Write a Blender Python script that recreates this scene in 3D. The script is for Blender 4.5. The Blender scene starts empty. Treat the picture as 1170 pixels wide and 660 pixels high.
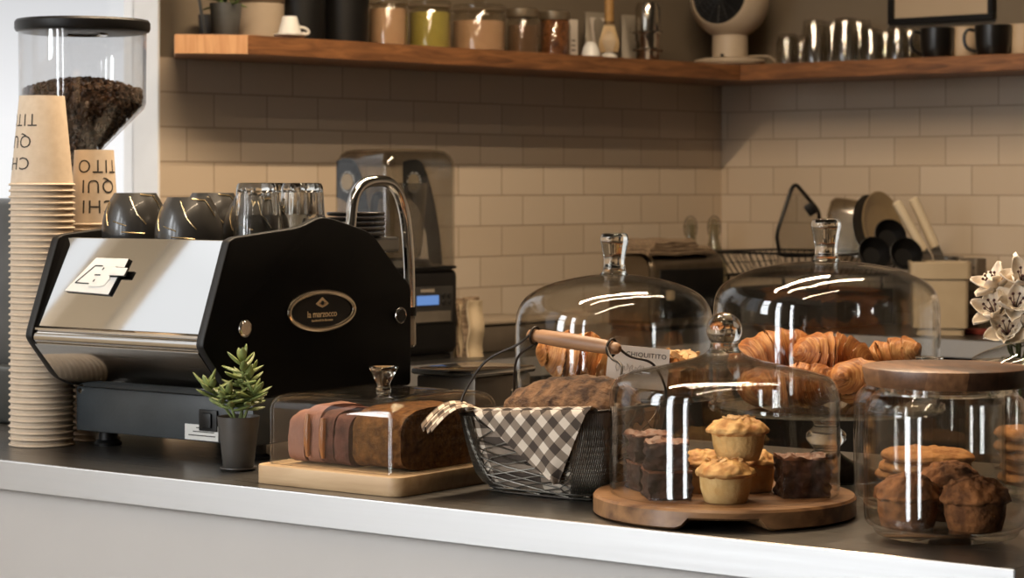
import bpy, bmesh, math, random
from mathutils import Vector, Matrix, noise
PI = math.pi
S = bpy.context.scene
COL = S.collection
random.seed(7)

# ------------------------------------------------------------------ geometry of the place
F, CX, HY, ZC = 2610.0, 585.0, 213.5, 1.352      # focal length (px of a 1170 wide frame), principal column, eye level
TOP = 1.0                                        # worktop height

def at(x, Y):                                    # ground point on the sight line of column x at depth Y
    return ((x - CX) / F * Y, Y)
def hz(y, Y):                                    # world height of row y at depth Y
    return ZC - (y - HY) / F * Y
def sq(s, q):                                    # front counter frame: s along it, q back from the customer side
    return (.8 * s + .6 * q, -.6 * s + .8 * q)
RC = math.atan2(-.6, .8)
BU, BN, B0 = (.696, .718), (.718, -.696), (-.754, 4.89)      # back wall: direction, normal into room, left end
RU, RN, R0 = (.76, -.65), (-.65, -.76), (.587, 6.25)         # right wall from the corner
RB, RR = math.atan2(.718, .696), math.atan2(-.65, .76)
def bw(s, d): return (B0[0] + BU[0]*s + BN[0]*d, B0[1] + BU[1]*s + BN[1]*d)
def rw(s, d): return (R0[0] + RU[0]*s + RN[0]*d, R0[1] + RU[1]*s + RN[1]*d)
def _on(o, u, n, x, d):
    k = (x - CX) / F
    ox, oy = o[0] + n[0]*d, o[1] + n[1]*d
    s = (k*oy - ox) / (u[0] - k*u[1])
    return s
def bwx(x, d): return bw(_on(B0, BU, BN, x, d), d)           # point d in front of the back wall seen at column x
def rwx(x, d): return rw(_on(R0, RU, RN, x, d), d)

# ------------------------------------------------------------------ materials
def lin(c):
    return tuple((v/12.92 if v <= .04045 else ((v+.055)/1.055)**2.4) for v in c)
def C(r, g, b): return lin((r/255, g/255, b/255)) + (1,)
MATS = {}
def base(name):
    m = bpy.data.materials.new(name); m.use_nodes = True
    nt = m.node_tree; b = nt.nodes['Principled BSDF']
    return m, nt, b
def N(nt, t, **k):
    n = nt.nodes.new(t)
    for a, v in k.items(): setattr(n, a, v)
    return n
def vec(nt, kind='Object', scale=(1,1,1), rot=(0,0,0)):
    tc = N(nt, 'ShaderNodeTexCoord'); mp = N(nt, 'ShaderNodeMapping')
    mp.inputs['Scale'].default_value = scale; mp.inputs['Rotation'].default_value = rot
    nt.links.new(tc.outputs[kind], mp.inputs['Vector'])
    return mp.outputs['Vector']
def ramp(nt, fac, stops):
    r = N(nt, 'ShaderNodeValToRGB'); e = r.color_ramp.elements
    e[0].position, e[0].color = stops[0]; e[1].position, e[1].color = stops[-1]
    for p, c in stops[1:-1]:
        x = e.new(p); x.color = c
    nt.links.new(fac, r.inputs['Fac']); return r.outputs['Color']
def bump(nt, b, h, strength=.3, dist=.002):
    bp = N(nt, 'ShaderNodeBump'); bp.inputs['Strength'].default_value = strength; bp.inputs['Distance'].default_value = dist
    nt.links.new(h, bp.inputs['Height']); nt.links.new(bp.outputs['Normal'], b.inputs['Normal'])
def pbr(name, c, rough=.5, metal=0, c2=None, scale=20, bmp=0, bscale=60, coat=0, spec=.5, bdist=.002, detail=4, sx=(1,1,1), lo=.35, hi=.65):
    m, nt, b = base(name)
    b.inputs['Base Color'].default_value = c; b.inputs['Roughness'].default_value = rough; b.inputs['Metallic'].default_value = metal
    b.inputs['Coat Weight'].default_value = coat; b.inputs['Specular IOR Level'].default_value = spec
    if c2 is None: c2 = tuple(min(1, v*.86) for v in c[:3]) + (1,)
    n = N(nt, 'ShaderNodeTexNoise'); n.inputs['Scale'].default_value = scale; n.inputs['Detail'].default_value = detail
    nt.links.new(vec(nt, 'Object', sx), n.inputs['Vector'])
    nt.links.new(ramp(nt, n.outputs['Fac'], [(lo, c), (hi, c2)]), b.inputs['Base Color'])
    if bmp:
        n2 = N(nt, 'ShaderNodeTexNoise'); n2.inputs['Scale'].default_value = bscale; n2.inputs['Detail'].default_value = 5
        nt.links.new(vec(nt, 'Object', sx), n2.inputs['Vector']); bump(nt, b, n2.outputs['Fac'], bmp, bdist)
    return m
def wood(name, c1, c2, axis=0, scale=14, rough=.45, stretch=9, bands=True):
    m, nt, b = base(name)
    sc = [1.0*stretch]*3; sc[axis] = 1.0
    v = vec(nt, 'Object', tuple(sc))
    n = N(nt, 'ShaderNodeTexNoise'); n.inputs['Scale'].default_value = scale*.5; n.inputs['Detail'].default_value = 8; n.inputs['Distortion'].default_value = 1.2
    nt.links.new(v, n.inputs['Vector'])
    mid = tuple((a+d)/2 for a, d in zip(c1, c2))
    nt.links.new(ramp(nt, n.outputs['Fac'], [(.3, c1), (.5, mid), (.7, c2)]), b.inputs['Base Color'])
    b.inputs['Roughness'].default_value = rough
    bump(nt, b, n.outputs['Fac'], .15, .001)
    return m
def thin_glass(name, tint=(.95,.95,.93), f0=.032, gloss=(1,1,1), rough=0.0):
    m = bpy.data.materials.new(name); m.use_nodes = True; nt = m.node_tree; nt.nodes.clear()
    out = N(nt, 'ShaderNodeOutputMaterial'); mx = N(nt, 'ShaderNodeMixShader')
    tr = N(nt, 'ShaderNodeBsdfTransparent'); gl = N(nt, 'ShaderNodeBsdfGlossy')
    gl.inputs['Roughness'].default_value = rough; gl.inputs['Color'].default_value = gloss + (1,)
    lw = N(nt, 'ShaderNodeLayerWeight'); lw.inputs['Blend'].default_value = .5
    p = N(nt, 'ShaderNodeMath', operation='POWER'); p.inputs[1].default_value = 5.0
    mu = N(nt, 'ShaderNodeMath', operation='MULTIPLY_ADD'); mu.inputs[1].default_value = .9; mu.inputs[2].default_value = f0
    nt.links.new(lw.outputs['Facing'], p.inputs[0]); nt.links.new(p.outputs[0], mu.inputs[0])
    # glass takes a little more light out where it is looked through slantwise
    r = ramp(nt, lw.outputs['Facing'], [(0.0, tint + (1,)), (.72, tuple(t*.97 for t in tint) + (1,)), (1.0, tuple(t*.62 for t in tint) + (1,))])
    nt.links.new(r, tr.inputs['Color'])
    nt.links.new(mu.outputs[0], mx.inputs[0]); nt.links.new(tr.outputs[0], mx.inputs[1]); nt.links.new(gl.outputs[0], mx.inputs[2])
    nt.links.new(mx.outputs[0], out.inputs['Surface'])
    return m
def solid_glass(name, col=(1,1,1), rough=0.0, ior=1.48):
    m = bpy.data.materials.new(name); m.use_nodes = True; nt = m.node_tree; nt.nodes.clear()
    out = N(nt, 'ShaderNodeOutputMaterial'); g = N(nt, 'ShaderNodeBsdfGlass')
    g.inputs['Color'].default_value = col + (1,); g.inputs['Roughness'].default_value = rough; g.inputs['IOR'].default_value = ior
    nt.links.new(g.outputs[0], out.inputs['Surface']); return m
def emit(name, c, s):
    m = bpy.data.materials.new(name); m.use_nodes = True; nt = m.node_tree; nt.nodes.clear()
    out = N(nt, 'ShaderNodeOutputMaterial'); e = N(nt, 'ShaderNodeEmission')
    e.inputs['Color'].default_value = c; e.inputs['Strength'].default_value = s
    nt.links.new(e.outputs[0], out.inputs['Surface']); return m

# ------------------------------------------------------------------ mesh building
def lathe(prof, n=48, bm=None, sx=1, sy=1, off=(0,0,0)):
    bm = bm or bmesh.new(); rings = []
    for r, z in prof:
        if r < 1e-6: rings.append([bm.verts.new((off[0], off[1], z+off[2]))])
        else: rings.append([bm.verts.new((off[0]+r*sx*math.cos(2*PI*i/n), off[1]+r*sy*math.sin(2*PI*i/n), z+off[2])) for i in range(n)])
    for a, b in zip(rings, rings[1:]):
        if len(a) == 1 and len(b) == 1: continue
        for i in range(n):
            j = (i+1) % n
            if len(a) == 1: bm.faces.new((a[0], b[j], b[i]))
            elif len(b) == 1: bm.faces.new((a[i], a[j], b[0]))
            else: bm.faces.new((a[i], a[j], b[j], b[i]))
    bmesh.ops.recalc_face_normals(bm, faces=bm.faces[:]); return bm
def arc(cx, cz, r, a0, a1, n=8):
    return [(cx + r*math.cos(math.radians(a0+(a1-a0)*i/n)), cz + r*math.sin(math.radians(a0+(a1-a0)*i/n))) for i in range(n+1)]
def smooth_prof(pts, n=6):                       # Catmull-Rom through profile points
    out = []
    P = [pts[0]] + list(pts) + [pts[-1]]
    for i in range(1, len(P)-2):
        for k in range(n):
            t = k/n
            q = []
            for d in range(len(pts[0])):
                a, b, c, e = P[i-1][d], P[i][d], P[i+1][d], P[i+2][d]
                q.append(.5*((2*b)+(-a+c)*t+(2*a-5*b+4*c-e)*t*t+(-a+3*b-3*c+e)*t**3))
            out.append(tuple(q))
    out.append(tuple(pts[-1])); return out
def box(x0, x1, y0, y1, z0, z1, bev=0, seg=2, bm=None):
    b2 = bmesh.new()
    bmesh.ops.create_cube(b2, size=1)
    for v in b2.verts:
        v.co = Vector(((x0+x1)/2 + v.co.x*(x1-x0), (y0+y1)/2 + v.co.y*(y1-y0), (z0+z1)/2 + v.co.z*(z1-z0)))
    if bev: bmesh.ops.bevel(b2, geom=b2.edges[:], offset=bev, segments=seg, affect='EDGES', profile=.5)
    return join(bm, b2)
def join(bm, b2):
    if bm is None: return b2
    me = bpy.data.meshes.new('tmp'); b2.to_mesh(me); b2.free(); bm.from_mesh(me); bpy.data.meshes.remove(me); return bm
def xf(bm, M):
    bmesh.ops.transform(bm, matrix=M, verts=bm.verts[:]); return bm
def prism(poly, z0, z1, bev=0, seg=2, bm=None, M=None):
    b2 = bmesh.new()
    lo = [b2.verts.new((x, y, z0)) for x, y in poly]; hi = [b2.verts.new((x, y, z1)) for x, y in poly]
    n = len(poly)
    b2.faces.new(lo[::-1]); b2.faces.new(hi)
    for i in range(n): b2.faces.new((lo[i], lo[(i+1) % n], hi[(i+1) % n], hi[i]))
    bmesh.ops.recalc_face_normals(b2, faces=b2.faces[:])
    if bev: bmesh.ops.bevel(b2, geom=b2.edges[:], offset=bev, segments=seg, affect='EDGES', profile=.5)
    if M is not None: xf(b2, M)
    return join(bm, b2)
def tube(pts, r, n=10, bm=None, cyc=False):
    bm = bm or bmesh.new(); P = [Vector(p) for p in pts]; m = len(P); rings = []
    rad = r if isinstance(r, (list, tuple)) else [r]*m
    T = []
    for i in range(m):
        a = P[(i-1) % m] if (cyc or i > 0) else P[i]; b = P[(i+1) % m] if (cyc or i < m-1) else P[i]
        T.append((b-a).normalized())
    up = Vector((0,0,1)) if abs(T[0].z) < .9 else Vector((1,0,0))
    u = T[0].cross(up).normalized()
    for i in range(m):
        u = (u - T[i]*u.dot(T[i])).normalized(); w = T[i].cross(u)
        rings.append([bm.verts.new(P[i] + (u*math.cos(2*PI*k/n) + w*math.sin(2*PI*k/n))*rad[i]) for k in range(n)])
    for i in range(m if cyc else m-1):
        a, b = rings[i], rings[(i+1) % m]
        for k in range(n): bm.faces.new((a[k], a[(k+1) % n], b[(k+1) % n], b[k]))
    if not cyc:
        bm.faces.new(rings[0][::-1]); bm.faces.new(rings[-1])
    return bm
def curve_pts(pts, n=8): return smooth_prof([tuple(p) for p in pts], n)
def grid(fn, nu, nv, bm=None, uv=None, close_u=False):
    bm = bm or bmesh.new(); uvl = bm.loops.layers.uv.verify()
    V = [[bm.verts.new(fn(i/nu, j/nv)) for j in range(nv+1)] for i in range(nu+1)]
    for i in range(nu):
        for j in range(nv):
            f = bm.faces.new((V[i][j], V[i+1][j], V[i+1][j+1], V[i][j+1]))
            for l, (a, b) in zip(f.loops, ((i,j),(i+1,j),(i+1,j+1),(i,j+1))):
                l[uvl].uv = uv(a/nu, b/nv) if uv else (a/nu, b/nv)
    return bm
def thicken(bm, t):
    bmesh.ops.recalc_face_normals(bm, faces=bm.faces[:])
    bmesh.ops.solidify(bm, geom=bm.faces[:], thickness=t); return bm
def rough_up(bm, amp, freq, seed=0, zmin=None):
    o = Vector((seed*13.1, seed*7.7, seed*3.3))
    bm.normal_update()
    for v in bm.verts:
        if zmin is not None and v.co.z < zmin: continue
        v.co += v.normal * amp * (noise.fractal(v.co*freq + o, .8, 2.1, 4))
    return bm
def mesh_of(bm, name, mat, smooth=True, sharp=35):
    me = bpy.data.meshes.new(name); bm.normal_update(); bm.to_mesh(me); bm.free()
    if smooth:
        me.polygons.foreach_set('use_smooth', [True]*len(me.polygons))
        if sharp: me.set_sharp_from_angle(angle=math.radians(sharp))
    for m in (mat if isinstance(mat, (list, tuple)) else [mat]): me.materials.append(m)
    return me
def tag(o, label, cat, group=None, kind=None):
    if label: o['label'] = label
    if cat: o['category'] = cat
    if group: o['group'] = group
    if kind: o['kind'] = kind
    return o
def thing(name, label, cat, loc, rz=0, group=None):
    o = bpy.data.objects.new(name, None); COL.objects.link(o); o.empty_display_size = .02
    o.location = loc; o.rotation_euler = (0, 0, rz); return tag(o, label, cat, group)
def part(name, bm, mat, parent, label=None, smooth=True, sharp=35):
    me = bm if isinstance(bm, bpy.types.Mesh) else mesh_of(bm, name, mat, smooth, sharp)
    o = bpy.data.objects.new(name, me); COL.objects.link(o); o.parent = parent
    if label: o['label'] = label
    return o
def single(name, bm, mat, label, cat, loc=(0,0,0), rot=(0,0,0), group=None, kind=None, smooth=True, sharp=35):
    me = bm if isinstance(bm, bpy.types.Mesh) else mesh_of(bm, name, mat, smooth, sharp)
    o = bpy.data.objects.new(name, me); COL.objects.link(o); o.location = loc
    o.rotation_euler = rot if isinstance(rot, (tuple, list)) else (0, 0, rot)
    return tag(o, label, cat, group, kind)
def struct(name, bm, mat, loc=(0,0,0), rz=0, smooth=False, label=None, cat=None):
    o = single(name, bm, mat, label, cat, loc, rz, None, 'structure', smooth); return o
def dup(root, loc, rz=None, label=None, group=None):
    r = root.copy(); COL.objects.link(r); r.location = loc
    if rz is not None: r.rotation_euler = rz if isinstance(rz, (tuple, list)) else (0, 0, rz)
    if label: r['label'] = label
    if group: r['group'] = group
    for ch in list(root.children):
        c = ch.copy(); COL.objects.link(c); c.parent = r
        for g in list(ch.children):
            d = g.copy(); COL.objects.link(d); d.parent = c
    return r
def text_bm(s, size, ext=.0003, align='CENTER', space=1.0, bold=0):
    cu = bpy.data.curves.new('t', 'FONT'); cu.body = s; cu.size = size; cu.extrude = ext; cu.align_x = align; cu.align_y = 'CENTER'
    cu.space_character = space; cu.resolution_u = 3; cu.offset = bold
    ob = bpy.data.objects.new('t', cu); COL.objects.link(ob)
    dg = bpy.context.evaluated_depsgraph_get()
    me = bpy.data.meshes.new_from_object(ob.evaluated_get(dg))
    bm = bmesh.new(); bm.from_mesh(me); bpy.data.meshes.remove(me)
    bpy.data.objects.remove(ob); bpy.data.curves.remove(cu); return bm
def xy(p, z): return (p[0], p[1], z)
Rx, Ry, Rz = (lambda a: Matrix.Rotation(math.radians(a), 4, 'X')), (lambda a: Matrix.Rotation(math.radians(a), 4, 'Y')), (lambda a: Matrix.Rotation(math.radians(a), 4, 'Z'))
T = lambda x, y, z: Matrix.Translation((x, y, z))

# ------------------------------------------------------------------ the material set
def tile_mat(name, s_off, z_off):
    m, nt, b = base(name)
    tc = N(nt, 'ShaderNodeTexCoord'); sp = N(nt, 'ShaderNodeSeparateXYZ'); cb = N(nt, 'ShaderNodeCombineXYZ')
    nt.links.new(tc.outputs['Object'], sp.inputs[0])
    a = N(nt, 'ShaderNodeMath', operation='SUBTRACT'); a.inputs[1].default_value = s_off
    c = N(nt, 'ShaderNodeMath', operation='SUBTRACT'); c.inputs[1].default_value = z_off
    nt.links.new(sp.outputs['X'], a.inputs[0]); nt.links.new(sp.outputs['Z'], c.inputs[0])
    nt.links.new(a.outputs[0], cb.inputs['X']); nt.links.new(c.outputs[0], cb.inputs['Y'])
    br = N(nt, 'ShaderNodeTexBrick'); br.offset = .5; br.offset_frequency = 2
    for k, v in (('Scale', 1), ('Mortar Size', .0021), ('Mortar Smooth', .35), ('Bias', 0), ('Brick Width', .15), ('Row Height', .075)): br.inputs[k].default_value = v
    br.inputs['Color1'].default_value = C(203, 187, 167); br.inputs['Color2'].default_value = C(194, 176, 154); br.inputs['Mortar'].default_value = C(168, 150, 130)
    nt.links.new(cb.outputs[0], br.inputs['Vector'])
    nt.links.new(br.outputs['Color'], b.inputs['Base Color'])
    b.inputs['Roughness'].default_value = .22; b.inputs['Specular IOR Level'].default_value = .35
    inv = N(nt, 'ShaderNodeMath', operation='SUBTRACT'); inv.inputs[0].default_value = 1; nt.links.new(br.outputs['Fac'], inv.inputs[1])
    n = N(nt, 'ShaderNodeTexNoise'); n.inputs['Scale'].default_value = 14; nt.links.new(tc.outputs['Object'], n.inputs['Vector'])
    ad = N(nt, 'ShaderNodeMath', operation='MULTIPLY_ADD'); ad.inputs[1].default_value = .5
    nt.links.new(n.outputs['Fac'], ad.inputs[0]); nt.links.new(inv.outputs[0], ad.inputs[2])
    bump(nt, b, ad.outputs[0], .5, .003)
    return m
def gingham(name, n, cw, cm, cd):
    m, nt, b = base(name)
    tc = N(nt, 'ShaderNodeTexCoord'); sp = N(nt, 'ShaderNodeSeparateXYZ'); nt.links.new(tc.outputs['UV'], sp.inputs[0])
    bits = []
    for ax in 'XY':
        mu = N(nt, 'ShaderNodeMath', operation='MULTIPLY'); mu.inputs[1].default_value = n; nt.links.new(sp.outputs[ax], mu.inputs[0])
        fr = N(nt, 'ShaderNodeMath', operation='FRACT'); nt.links.new(mu.outputs[0], fr.inputs[0])
        gt = N(nt, 'ShaderNodeMath', operation='GREATER_THAN'); gt.inputs[1].default_value = .5; nt.links.new(fr.outputs[0], gt.inputs[0]); bits.append(gt)
    ad = N(nt, 'ShaderNodeMath', operation='ADD'); nt.links.new(bits[0].outputs[0], ad.inputs[0]); nt.links.new(bits[1].outputs[0], ad.inputs[1])
    hf = N(nt, 'ShaderNodeMath', operation='MULTIPLY'); hf.inputs[1].default_value = .5; nt.links.new(ad.outputs[0], hf.inputs[0])
    r = N(nt, 'ShaderNodeValToRGB'); r.color_ramp.interpolation = 'CONSTANT'; e = r.color_ramp.elements
    e[0].position, e[0].color = 0, cw; e[1].position, e[1].color = .25, cm; x = e.new(.75); x.color = cd
    nt.links.new(hf.outputs[0], r.inputs['Fac']); nt.links.new(r.outputs['Color'], b.inputs['Base Color'])
    b.inputs['Roughness'].default_value = .9; b.inputs['Specular IOR Level'].default_value = .1
    n2 = N(nt, 'ShaderNodeTexNoise'); n2.inputs['Scale'].default_value = 900; nt.links.new(tc.outputs['Object'], n2.inputs['Vector']); bump(nt, b, n2.outputs['Fac'], .25, .0006)
    return m
def croissant_mat(name, c1, c2, c3):
    m, nt, b = base(name)
    v = vec(nt, 'UV', (1,1,1))
    v = vec(nt, 'UV', (34, 5, 1)); w = N(nt, 'ShaderNodeTexNoise'); w.inputs['Scale'].default_value = 1.0; w.inputs['Detail'].default_value = 4; w.inputs['Distortion'].default_value = .8
    nt.links.new(v, w.inputs['Vector'])
    n = N(nt, 'ShaderNodeTexNoise'); n.inputs['Scale'].default_value = 28; n.inputs['Detail'].default_value = 5; nt.links.new(vec(nt, 'Object'), n.inputs['Vector'])
    mx = N(nt, 'ShaderNodeMath', operation='MULTIPLY_ADD'); mx.inputs[1].default_value = .75
    h2 = N(nt, 'ShaderNodeMath', operation='MULTIPLY'); h2.inputs[1].default_value = .55; nt.links.new(n.outputs['Fac'], h2.inputs[0])
    nt.links.new(w.outputs['Fac'], mx.inputs[0]); nt.links.new(h2.outputs[0], mx.inputs[2])
    nt.links.new(ramp(nt, mx.outputs[0], [(.44, c1), (.63, c2), (.86, c3)]), b.inputs['Base Color'])
    b.inputs['Roughness'].default_value = .42; b.inputs['Specular IOR Level'].default_value = .35
    bump(nt, b, mx.outputs[0], .55, .003)
    return m
def end_grain(name):
    m, nt, b = base(name)
    br = N(nt, 'ShaderNodeTexBrick'); br.offset = .37
    for k, v in (('Scale', 1), ('Mortar Size', .0), ('Bias', 0), ('Brick Width', .3), ('Row Height', .032)): br.inputs[k].default_value = v
    br.inputs['Color1'].default_value = C(66, 43, 30); br.inputs['Color2'].default_value = C(134, 94, 62)
    nt.links.new(vec(nt, 'Object', (1,1,1), (0,0,1.1)), br.inputs['Vector'])
    n = N(nt, 'ShaderNodeTexNoise'); n.inputs['Scale'].default_value = 9; n.inputs['Detail'].default_value = 8
    nt.links.new(vec(nt, 'Object', (18,2.2,14), (0,0,1.1)), n.inputs['Vector'])
    mx = N(nt, 'ShaderNodeMixRGB', blend_type='MULTIPLY'); mx.inputs[0].default_value = .8
    nt.links.new(br.outputs['Color'], mx.inputs[1]); nt.links.new(ramp(nt, n.outputs['Fac'], [(.3, (.45,.4,.36,1)), (.65, (1,1,1,1))]), mx.inputs[2])
    nt.links.new(mx.outputs[0], b.inputs['Base Color']); b.inputs['Roughness'].default_value = .4
    return m
def brushed(name, c, rough=.3, axis=0, amt=.12):
    m, nt, b = base(name); b.inputs['Metallic'].default_value = 1; b.inputs['Base Color'].default_value = c
    sc = [260]*3; sc[axis] = 4
    n = N(nt, 'ShaderNodeTexNoise'); n.inputs['Scale'].default_value = 1; n.inputs['Detail'].default_value = 3; nt.links.new(vec(nt, 'Object', tuple(sc)), n.inputs['Vector'])
    mr = N(nt, 'ShaderNodeMapRange'); mr.inputs['To Min'].default_value = rough-amt; mr.inputs['To Max'].default_value = rough+amt
    nt.links.new(n.outputs['Fac'], mr.inputs['Value']); nt.links.new(mr.outputs[0], b.inputs['Roughness'])
    return m

G_DOME = thin_glass('dome_glass', (.972, .968, .955))
G_JAR = thin_glass('jar_glass', (.965, .96, .945))
G_BOX = thin_glass('cloche_glass', (.975, .972, .96), .035)
G_SHELF = thin_glass('canister_glass', (.93, .92, .89), .06)
G_HOP = thin_glass('hopper_plastic', (.95, .95, .95), .05)
G_SMOKE = thin_glass('smoked_plastic', (.80, .79, .765), .05)
G_STAND = thin_glass('stand_glass', (.80, .82, .79), .07)
G_KNOB = solid_glass('knob_glass', (.97, .97, .95))
G_TUMB = solid_glass('tumbler_glass', (.97, .97, .96))
G_RIB = thin_glass('ribbed_glass', (.86, .85, .82), .09)
G_PANE = thin_glass('pane_glass', (.99, .99, .99), .03)
BLACK = pbr('black_panel', C(9, 8, 8), .55, c2=C(12, 11, 10), spec=.06, bmp=.15, bscale=400, bdist=.0004)
BLACK2 = pbr('black_plastic', C(17, 16, 15), .42, c2=C(13, 12, 12), spec=.3)
RUBBER = pbr('dark_rubber_trim', C(26, 25, 24), .5, c2=C(32, 31, 30), spec=.3)
MIRROR = pbr('mirror_steel', (.80, .80, .79, 1), .035, 1, c2=(.82, .82, .81, 1), scale=3)
STEEL = brushed('brushed_steel', (.60, .59, .57, 1), .26, 0)
CHROME = pbr('chrome', (.72, .70, .67, 1), .09, 1, c2=(.7, .68, .65, 1))
WORKTOP = brushed('worktop_steel', (.27, .255, .235, 1), .30, 0, .08)
EDGE = brushed('worktop_edge_steel', (.58, .58, .58, 1), .56, 0, .08)
SLATE = pbr('slate_painted_metal', C(62, 66, 68), .38, c2=C(54, 58, 60), spec=.4, bmp=.1, bscale=200)
WHITE = pbr('white_gloss', C(222, 220, 214), .3, c2=C(216, 214, 208))
INK = pbr('dark_ink', C(48, 42, 36), .7, c2=C(54, 48, 42))
KRAFT = pbr('kraft_paper', C(208, 190, 168), .75, c2=C(201, 182, 159), scale=90, spec=.2, bmp=.12, bscale=300, bdist=.0005)
OAK = wood('shelf_oak', C(146, 98, 60), C(86, 54, 32), 0, 16, .45)
OAKL = wood('shelf_end_grain', C(206, 158, 112), C(178, 126, 82), 2, 14, .5)
BIRCH = wood('pale_birch', C(196, 166, 128), C(176, 144, 106), 0, 12, .5)
WALNUT = end_grain('acacia_staves')
BOARD = wood('acacia_board', C(152, 112, 74), C(84, 56, 36), 0, 9, .36)
HANDLE = wood('handle_wood', C(152, 112, 76), C(112, 78, 50), 0, 14, .5)
WIRE = pbr('dark_wire', C(58, 52, 46), .45, .7, c2=C(46, 41, 36))
BASKET = pbr('basket_wire', C(122, 117, 108), .35, .9, c2=C(96, 92, 84))
GOLD = pbr('gold_line', (.80, .62, .36, 1), .25, 1, c2=(.78, .6, .34, 1))
CHARCOAL = pbr('charcoal_glaze', C(52, 50, 47), .3, c2=C(44, 42, 40), coat=.3)
LEAF = pbr('succulent_leaf', C(138, 148, 92), .42, c2=C(104, 118, 66), scale=60, spec=.4)
LEAF2 = pbr('shelf_leaf', C(92, 116, 56), .45, c2=C(66, 88, 40), scale=60)
POTG = pbr('grey_pot', C(74, 70, 65), .42, c2=C(64, 60, 56), scale=30)
SOIL = pbr('soil', C(44, 34, 26), .9, c2=C(30, 23, 18), scale=120, bmp=.6, bscale=160)
BEAN = pbr('coffee_bean', C(104, 76, 54), .4, c2=C(44, 30, 21), scale=95, spec=.35)
CROIS = croissant_mat('croissant_crust', C(94, 48, 20), C(164, 98, 46), C(212, 156, 92))
CROIS2 = croissant_mat('pale_croissant_crust', C(118, 64, 30), C(182, 118, 62), C(222, 172, 112))
FLAKE = pbr('almond_flake', C(222, 188, 138), .6, c2=C(196, 150, 96), scale=50)
MUFF = pbr('muffin_sponge', C(224, 190, 132), .75, c2=C(206, 164, 102), scale=55, bmp=.5, bscale=240, spec=.2)
MUFFT = pbr('muffin_crust', C(222, 180, 118), .6, c2=C(166, 108, 58), scale=60, bmp=.5, bscale=160, spec=.25)
BMUFF = pbr('bran_muffin', C(152, 100, 60), .8, c2=C(94, 58, 34), scale=70, bmp=.8, bscale=190, spec=.2, bdist=.003)
BROWNIE = pbr('brownie', C(66, 40, 29), .7, c2=C(38, 22, 16), scale=80, bmp=.9, bscale=140, spec=.3, bdist=.003)
BROWNIET = pbr('brownie_crust', C(122, 78, 54), .5, c2=C(74, 42, 28), scale=55, bmp=.8, bscale=120, spec=.35, bdist=.003)
COOKIE = pbr('cookie', C(190, 140, 90), .75, c2=C(152, 102, 58), scale=55, bmp=.7, bscale=170, spec=.2, bdist=.003)
CRUST = pbr('dark_bread_crust', C(122, 90, 62), .75, c2=C(56, 38, 26), scale=70, bmp=1, bscale=170, spec=.25, bdist=.004)
CRUMB = pbr('seeded_crumb', C(116, 78, 40), .85, c2=C(74, 46, 22), scale=110, bmp=.9, bscale=220, spec=.15, bdist=.003)
CAKEP = pbr('rosy_cake', C(152, 108, 90), .6, c2=C(128, 88, 74), scale=30, bmp=.4, bscale=120, spec=.3)
CAKED = pbr('dark_cake_crumb', C(98, 62, 52), .8, c2=C(68, 42, 36), scale=70, bmp=.8, bscale=180, spec=.2)
CARAMEL = pbr('caramel', C(168, 104, 44), .3, c2=C(140, 80, 30), scale=30, coat=.3)
GING = gingham('gingham_cloth', 1.0, C(218, 202, 182), C(140, 124, 108), C(78, 68, 60))
PAPER = pbr('white_card', C(214, 204, 192), .8, c2=C(208, 197, 184))
TOWEL = pbr('striped_towel', C(164, 142, 116), .9, c2=C(112, 92, 72), scale=30, sx=(1, 8, 8), bmp=.4, bscale=300)
CREAM = pbr('cream_plastic', C(178, 160, 132), .45, c2=C(172, 154, 126))
TAN = pbr('tan_plate', C(146, 126, 94), .3, c2=C(136, 116, 86))
FAN = pbr('fan_shell', C(190, 172, 148), .45, c2=C(184, 166, 142))
POW1 = pbr('powder_beige', C(200, 164, 132), .9, c2=C(192, 154, 122))
POW2 = pbr('powder_green', C(176, 164, 82), .9, c2=C(166, 152, 72))
POW3 = pbr('powder_brown', C(118, 92, 70), .9, c2=C(106, 82, 62))
NUT = pbr('dried_fruit', C(150, 96, 52), .6, c2=C(84, 46, 26), scale=50)
PLASTER = pbr('taupe_plaster', C(122, 110, 94), .85, c2=C(118, 106, 90), scale=4, spec=.15)
LIGHTW = pbr('white_plaster', C(214, 210, 202), .85, c2=C(210, 206, 198), scale=3, spec=.15)
PANELW = pbr('counter_panel_paint', C(196, 191, 186), .6, c2=C(192, 187, 182), scale=5, spec=.25)
DARKCAB = pbr('dark_cabinet', C(30, 28, 26), .6, c2=C(26, 24, 22), spec=.2)
FLOORM = pbr('dark_floor', C(62, 55, 48), .5, c2=C(54, 48, 42), scale=6)
FRAMEW = pbr('window_frame_white', C(246, 246, 245), .5, c2=C(243, 243, 242))
PETAL = pbr('petal', C(238, 230, 216), .6, c2=C(226, 210, 188), scale=40)
RED = pbr('red_cloth', C(120, 44, 30), .9, c2=C(104, 36, 24))
LAMP_A, LAMP_B, LAMP_C, DAY, EXPO = 70, 24, 18, 155, 0.0

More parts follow.
